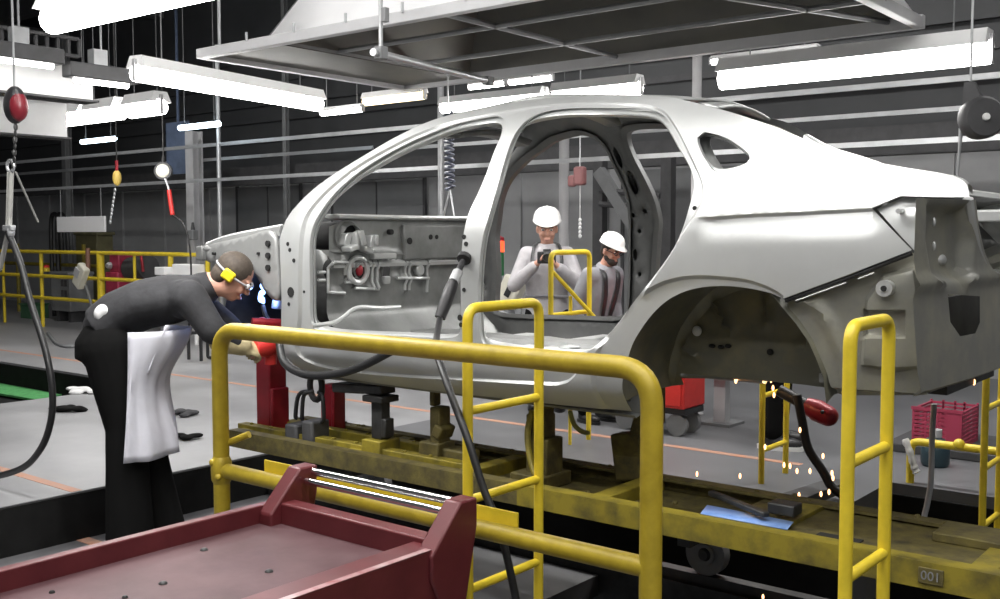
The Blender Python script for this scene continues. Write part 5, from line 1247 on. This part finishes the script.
# ---- worker bending over the front wheel house: drawn in the plane facing the viewer at about 5.2 m
WD = 5.15
def wp(x, y, side=0.): # side: metres away from the viewer
    return EYE+(FW+RT*((x-500)/F)+UU*((299.5-y)/F))*(WD+side)
FWD = norm(wp(250, 300)-wp(100, 300)); LAT = V((FH.x, FH.y, 0)).normalized()   # LAT: away from viewer = his left
t = thing('person', 'person in dark work clothes and pale apron bending over the front of the car', 'person', (wp(145, 540).x, wp(145, 540).y, 0))
hipc, waist, chest, neck_, hd = wp(110, 345, .0), wp(118, 318), wp(172, 297), wp(209, 284), wp(234, 277)
feet = {}
mb = MB()
sh = {s: wp(190, 298, .19*s) for s in (-1, 1)}
hf, hu = norm(wp(262, 292)-wp(234, 272)), norm(wp(243, 262)-wp(234, 277))
hf = norm(FWD*.75+LAT*.1-UP*.62); hu = norm(FWD*.62+UP*.75)
rr, ff, uu, R3 = head(mb, hd, hf, hu, .97)
mb.limb([(chest, .08), (neck_, .06), (hd-uu*.06, .055)])
mb.limb([(hipc, .11), (waist, .10), (chest, .10)])
elb = {-1: wp(212, 330, -.20), 1: wp(226, 325, .20)}; wr = {-1: wp(237, 345, -.10), 1: wp(243, 338, .12)}
for s in (-1, 1):
    mb.limb([(sh[s], .055), (elb[s], .042), (wr[s], .030)]); hand(mb, wr[s], wp(262, 350, .0)-wr[s], -UP*.4+LAT*(-s)*.5, UP, 1.0)
    hp = wp(110, 350, .10*s); kn = wp(134+8*s, 428, .11*s); an = wp(146+16*s, 528, .12*s); an.z = .09
    mb.limb([(hp, .085), (kn, .058), (an, .042)]); mb.limb([(V((an.x, an.y, .05)), .045), (V((an.x, an.y, .04))+FWD*.14, .035)])
    feet[s] = (hp, kn, an)
body = mb.build('body', skin_m, t, voxel=.008, relax=3)
face_parts(t, body, hd, rr, ff, uu, R3, .97)
mb = MB(); mb.ell(hd+(-ff*.022+uu*.040)*.97, V((.081, .095, .083)), rot=R3); mb.ell(hd+(-ff*.055-uu*.02), V((.066, .055, .07)), rot=R3); mb.build('hair', hair_m, t, voxel=.008)
mb = MB(); 
mb.tube([hd+(rr*cos(a)*.085+ff*sin(a)*.104+uu*.012-ff*.008) for a in [2*pi*k/24 for k in range(24)]], .006, 6, closed=True); mb.build('goggle_strap', grey_paint, t)
mb = MB(); pc = hd-ff*.045+rr*.075+uu*.0; mb.quadbox(hd+rr*.086-ff*.020+uu*.005, (.02, .062, .055), rot=R3); mb.build('ear_pad', mat('bright yellow pad', (.85, .68, .02), .5), t, bevel=.01)['label'] = 'yellow ear pad'
mb = MB(); mb.ell(hd+ff*.085+uu*.012, V((.06, .02, .024)), rot=R3); mb.build('goggles', mat('clear goggle lens', (.5, .5, .52), .15), t, voxel=.008)
# jacket
mb = MB()
cs = [(wp(108, 328), .135, .175), (wp(122, 314), .125, .175), (wp(145, 304), .125, .19), (wp(172, 299), .125, .205), (wp(193, 295), .105, .19), (wp(207, 288), .075, .12)]
secs = []
for i, (c, a, b) in enumerate(cs):
    dd = norm(cs[min(i+1, len(cs)-1)][0]-cs[max(i-1, 0)][0]); xx = norm(dd.cross(LAT)); secs.append((c, xx, LAT, a, b))
mb.loft(secs, 24)
for c, a, b in cs: mb.ell(c, (a*.9, a*.9, a*.9), u=14, v=10)
for s in (-1, 1):
    mb.limb([(wp(186, 299, .13*s), .10), (sh[s], .085), (sh[s].lerp(elb[s], .5)+UP*.004, .074), (elb[s], .068), (elb[s].lerp(wr[s], .5), .058), (elb[s].lerp(wr[s], .85), .052)])
mb.tube([wp(205, 288), wp(214, 283)], [.085, .068], 16)
for k in range(7): # soft folds round the waist
    a = wp(104+k*5, 334-k*3.5, -.12); mb.ell(a, (.028, .05, .028), rot=None, u=10, v=8)
mb.build('jacket', cloth_dark, t, voxel=.010, relax=5)
# trousers
mb = MB(); mb.loft([(wp(114, 324), FWD, LAT, .13, .165), (wp(109, 340), FWD, LAT, .155, .185), (wp(108, 358), FWD, LAT, .150, .185)], 22); mb.ell(wp(101, 350, -.08), (.10, .10, .12)); mb.ell(wp(101, 350, .08), (.10, .10, .12))
for s in (-1, 1):
    hp, kn, an = feet[s]; mb.limb([(hp, .130), (hp.lerp(kn, .5), .115), (kn, .096), (kn.lerp(an, .5), .105), (an+UP*.03, .115)])
mb.build('trousers', cloth_black, t, voxel=.011, relax=5)
for s in (-1, 1):
    hp, kn, an = feet[s]; mb = MB(); b0 = V((an.x, an.y, 0)); mb.limb([(b0+UP*.10, .062), (b0+UP*.055-FWD*.02, .058)]); mb.ell(b0+UP*.045+FWD*.06, V((.14, .055, .045)), rot=M((FWD, LAT, UP)).transposed()); mb.ell(b0+UP*.05+FWD*.14, V((.065, .052, .042)), rot=M((FWD, LAT, UP)).transposed()); mb.quadbox(b0+UP*.014+FWD*.06, (.29, .10, .028), rot=M((FWD, LAT, UP)).transposed()); mb.build('boot', black_rubber, t, voxel=.009, relax=3)
# apron: skirt wrapped round the thighs and the loose bib hanging from the chest
rows = []
for k in range(19):
    v = k/18; y = 328+v*124
    cx = 145+2*math.sin(v*pi)-3*v; xe = 188-26*sm(0, .45, v)+13*sm(.5, 1, v)
    row = []
    for j in range(21):
        u_ = j/20; a = -.5*pi+u_*1.0*pi   # from near-side back edge, round the front, to the far side
        rad_x = (xe-cx)*WD/F; ctr_ = wp(cx, y); fold = .012*math.sin(u_*22+v*3)*v+.006*math.sin(u_*41)
        row.append(ctr_+FWD*(cos(a)*(rad_x+fold) if cos(a) > 0 else cos(a)*.05)+LAT*(sin(a)*(.235+.02*v+fold)))
    rows.append(row)
mb = MB(); mb.strip(rows); mb.build('apron', leather, t, solid=.006, smooth=70)
rows = []
for k in range(10):
    v = k/9; row = []
    for j in range(13):
        u_ = j/12; sw = (u_-.5)
        top = wp(128+60*1.0, 327, 0); 
        x = 188-v*32+0*u_; y = 326+v*48-4*math.sin(v*pi); 
        row.append(wp(x-6*abs(sw)*4*(1-v)-abs(sw)*22*(1-v*.3), y-2*abs(sw), sw*(.34+.06*v))+FWD*.006*math.sin(u_*17+v*4))
    rows.append(row)
mb = MB(); mb.strip(rows); mb.build('apron_bib', leather, t, solid=.006, smooth=70)
mb = MB(); mb.ell(wp(103, 311, -.14), (.05, .03, .035)); mb.ell(wp(100, 314, -.15), (.03, .03, .04)); mb.build('apron_knot', rag_m, t, voxel=.008)
for s in (-1, 1):
    mb = MB(); w0 = wr[s]; d_ = norm(wp(262, 350, .0)-w0); mb.limb([(w0-d_*.09, .058), (w0-d_*.02, .050), (w0+d_*.03, .048)]); hand(mb, w0, d_, -UP*.4+LAT*(-s)*.5, UP, 1.0, 1.28); mb.build('glove', glove_m, t, voxel=.008, relax=3)
a_ = wp(254, 348, -.02); b_ = wp(281, 342, .10)
t = thing('hand_welder', 'red hand welding gun held in the tan gloves of the worker', 'weld gun', a_)
mb = MB(); mb.tube([a_, a_.lerp(b_, .35), a_.lerp(b_, .8), b_], [.045, .058, .055, .035], 16); mb.tube([a_.lerp(b_, .6), a_.lerp(b_, .6)-UP*.10], .03, 12); mb.build('body', red_bright, t)
mb = MB(); mb.tube(spline([b_, wp(275, 330, .14), wp(266, 316, .2), wp(263, 306, .24)], 4), .012, 8); mb.build('nozzle', steel_dark, t)
a_ = wp(252, 322, .05); mb = MB(); mb.tube([a_, wp(282, 323, .12)], .022, 10); mb.ell(wp(262, 323, .08), .03); mb.build('guard', red_post, t)

# ---- standing figures
def standing(label, base, yaw, h, jacket_m, legs_m, hatted=True, lean=0., look=0., arms=None, extra=None, beard=False, glasses=False, shoe=black_rubber, hs=1.0):
    t = thing('person', label, 'person', base)
    f = V((sin(yaw)*-1, cos(yaw), 0)); r = f.cross(UP); k = h/1.75; b = V(base)
    def J(x, y, z): # right, forward, up; torso leans forward about the hip
        zz = z*k; yy = y*k
        if z > .95: dz = (z-.95)*k; yy += dz*sin(lean); zz = .95*k+dz*cos(lean)
        return b+r*x*k+f*yy+UP*zz
    mb = MB(); hc = J(0, .03, 1.62); hf = norm(f*cos(look)-UP*sin(look)); hu = norm(UP*cos(look)+f*sin(look))
    rr, ff, uu, R3 = head(mb, hc, hf, hu, k*hs); kb = k; k_h = k*hs
    mb.limb([(J(0, -.01, 1.38), .085*k), (J(0, 0, 1.47), .058*k), (hc-uu*.06*k, .055*k)])
    mb.loft([(J(0, 0, .88), r, f, .15*k, .10*k), (J(0, 0, 1.05), r, f, .14*k, .10*k), (J(0, 0, 1.25), r, f, .165*k, .115*k), (J(0, 0, 1.40), r, f, .15*k, .09*k)], 20)
    arms = arms or {s: (J(.26*s, -.03, 1.12), J(.25*s, .08, .88), J(.25*s, .15, .78), -r*s) for s in (-1, 1)}
    if callable(arms): arms = arms(J, r, f)
    S_ = {s: J(.175*s, -.01, 1.39) for s in (-1, 1)}
    for s in (-1, 1):
        e, w_, tip, pn = arms[s]; mb.limb([(S_[s], .052*k), (e, .040*k), (w_, .028*k)]); hand(mb, w_, tip-w_, pn, UP+r*(-s)*.3, .9, k)
        mb.limb([(J(.09*s, 0, .90), .085*k), (J(.10*s, .02, .48), .056*k), (J(.11*s, -.01, .09), .040*k)])
        mb.limb([(J(.11*s, -.01, .05), .042*k), (J(.12*s, .13, .035), .034*k)])
    body = mb.build('body', skin_m, t, voxel=.008, relax=3)
    face_parts(t, body, hc, rr, ff, uu, R3, k_h)
    mb = MB(); mb.loft([(J(0, 0, .80), r, f, .19*k, .14*k), (J(0, 0, .98), r, f, .185*k, .135*k), (J(0, 0, 1.20), r, f, .195*k, .14*k), (J(0, 0, 1.36), r, f, .185*k, .12*k), (J(0, 0, 1.45), r, f, .10*k, .085*k)], 24)
    for s in (-1, 1):
        e, w_, tip, pn = arms[s]; mb.limb([(J(.13*s, 0, 1.38), .085*k), (S_[s], .078*k), (S_[s].lerp(e, .5), .070*k), (e, .064*k), (e.lerp(w_, .5), .058*k), (e.lerp(w_, .86), .048*k)])
    mb.tube([J(0, 0, 1.43), J(0, .005, 1.49)], [.10*k, .078*k], 16)
    mb.build('jacket', jacket_m, t, voxel=.010, relax=4)
    mb = MB(); mb.loft([(J(0, 0, .80), r, f, .17*k, .125*k), (J(0, 0, .94), r, f, .165*k, .12*k)], 20)
    for s in (-1, 1): mb.limb([(J(.09*s, 0, .86), .11*k), (J(.10*s, .02, .48), .082*k), (J(.11*s, 0, .12), .072*k)])
    mb.build('trousers', legs_m, t, voxel=.012, relax=4)
    for s in (-1, 1):
        mb = MB(); R4 = M((r, f, UP)).transposed(); mb.ell(J(.115*s, .06, .045), V((.05, .14, .045))*k, rot=R4); mb.ell(J(.11*s, -.02, .07), V((.05, .055, .06))*k, rot=R4); sh_ = mb.build('shoe', shoe, t, voxel=.008, relax=2)
        mb = MB(); mb.loft([(J(.115*s, .055, .0), r, f, .052*k, .145*k), (J(.115*s, .055, .028), r, f, .054*k, .148*k)], 20); mb.build('sole', white_plastic if shoe is not black_rubber else black_rubber, sh_)
    mb = MB(); mb.ell(hc+(-ff*.02+uu*.038)*k_h, V((.080, .096, .082))*k_h, rot=R3); mb.ell(hc+(-ff*.05-uu*.02)*k_h, V((.070, .056, .07))*k_h, rot=R3); mb.build('hair', hair_dark, t, voxel=.009)
    if beard:
        mb = MB(); mb.ell(hc+(ff*.05-uu*.085)*k, V((.055, .048, .045))*k, rot=R3); mb.ell(hc+(ff*.01-uu*.06)*k, V((.070, .05, .05))*k, rot=R3); mb.build('beard', hair_dark, t, voxel=.008)
    if glasses:
        mb = MB()
        for sx in (-1, 1):
            mb.tube([hc+(rr*(.032*sx+.021*cos(2*pi*q/14))+ff*.101+uu*(.006+.016*sin(2*pi*q/14)))*k for q in range(14)], .0028, 6, closed=True)
            mb.tube([hc+(rr*.055*sx+ff*.10+uu*.01)*k, hc+(rr*.078*sx-ff*.01+uu*.01)*k], .0028, 6)
        mb.build('glasses', black_plastic, t)
    if hatted: hardhat(t, hc, rr, ff, uu, k_h)
    if extra: extra(t, J, r, f, k, hc, rr, ff, uu)
    return t, J, r, f, k
# cameraman
cp = at(547, 240, d=8.0); cp = V((cp.x, cp.y, FZ))
yaw = math.atan2(-(EYE.x-cp.x), (EYE.y-cp.y))
cam_hold = {}
def arms_cam(J, r, f):
    cam_hold['c'] = J(-.0, .27, 1.37)
    return {1: (J(.29, .10, 1.12), J(.085, .26, 1.32), J(.03, .31, 1.40), -r), -1: (J(-.29, .10, 1.12), J(-.085, .26, 1.30), J(-.03, .31, 1.38), r)}
def extra_cam(t, J, r, f, k, hc, rr, ff, uu):
    for s in (-1, 1):
        mb = MB(); mb.tube(spline([J(.06*s, -.07, 1.50), J(.11*s, .05, 1.47), J(.13*s, .135, 1.32), J(.09*s, .2, 1.30), J(.05*s, .25, 1.36)], 5), .014, 6, flat=.35); mb.build('camera_strap', black_plastic, t)
    mb = MB(); mb.tube([J(-.19, .10, 1.02), J(0, .15, 1.03), J(.19, .10, 1.02)], .012, 6); mb.build('jacket_seam', cloth_mid, t)
tm, J, r_, f_, k_ = standing('person in a white hard hat and light jacket holding a camera, standing behind the car', cp, yaw, 1.51, cloth_grey, cloth_black, look=.22, arms=arms_cam, extra=extra_cam, hs=1.16)
c = cam_hold['c']; R4 = M((r_, f_, UP)).transposed()
t = thing('camera', 'black camera held in both hands of the standing man', 'camera', c)
mb = MB(); mb.quadbox(c, (.135, .06, .09), rot=R4); mb.quadbox(c+UP*.05, (.06, .05, .03), rot=R4); mb.quadbox(c+r_*.055+f_*.02, (.035, .04, .09), rot=R4); mb.build('body', black_plastic, t, bevel=.008)
mb = MB(); mb.lathe(c+f_*.03, [(.03, 0), (.036, .01), (.036, .08), (.030, .085), (.026, .07), (0, .07)], axis=f_, n=20); mb.build('lens', black_rubber, t)
# second man, leaning and looking down to the right
cp = at(594, 285, d=7.5); cp = V((cp.x, cp.y, FZ))
def extra2(t, J, r, f, k, hc, rr, ff, uu):
    for s in (-1, 1):
        mb = MB(); mb.tube(spline([J(.08*s, -.06, 1.47), J(.09*s, .10, 1.40), J(.07*s, .15, 1.2), J(.05*s, .15, 1.0)], 5), .02, 6, flat=.4); mb.build('harness_strap', black_plastic, t)
standing('person with a white hard hat, beard and glasses, looking down beside the yellow hoop', cp, yaw+.75, 1.36, cloth_mid, cloth_black, look=.35, lean=.28, beard=True, glasses=True, extra=extra2)
# third figure behind the quarter panel: only a shoe and a trouser leg show under the car
cp = at(742, 443, Z=FZ); cp = V((cp.x+.2, cp.y+.05, FZ))
standing('person behind the rear wheel arch, only a sneaker and dark trouser leg showing', cp, yaw+1.2, 1.72, cloth_mid, cloth_black, shoe=black_plastic)
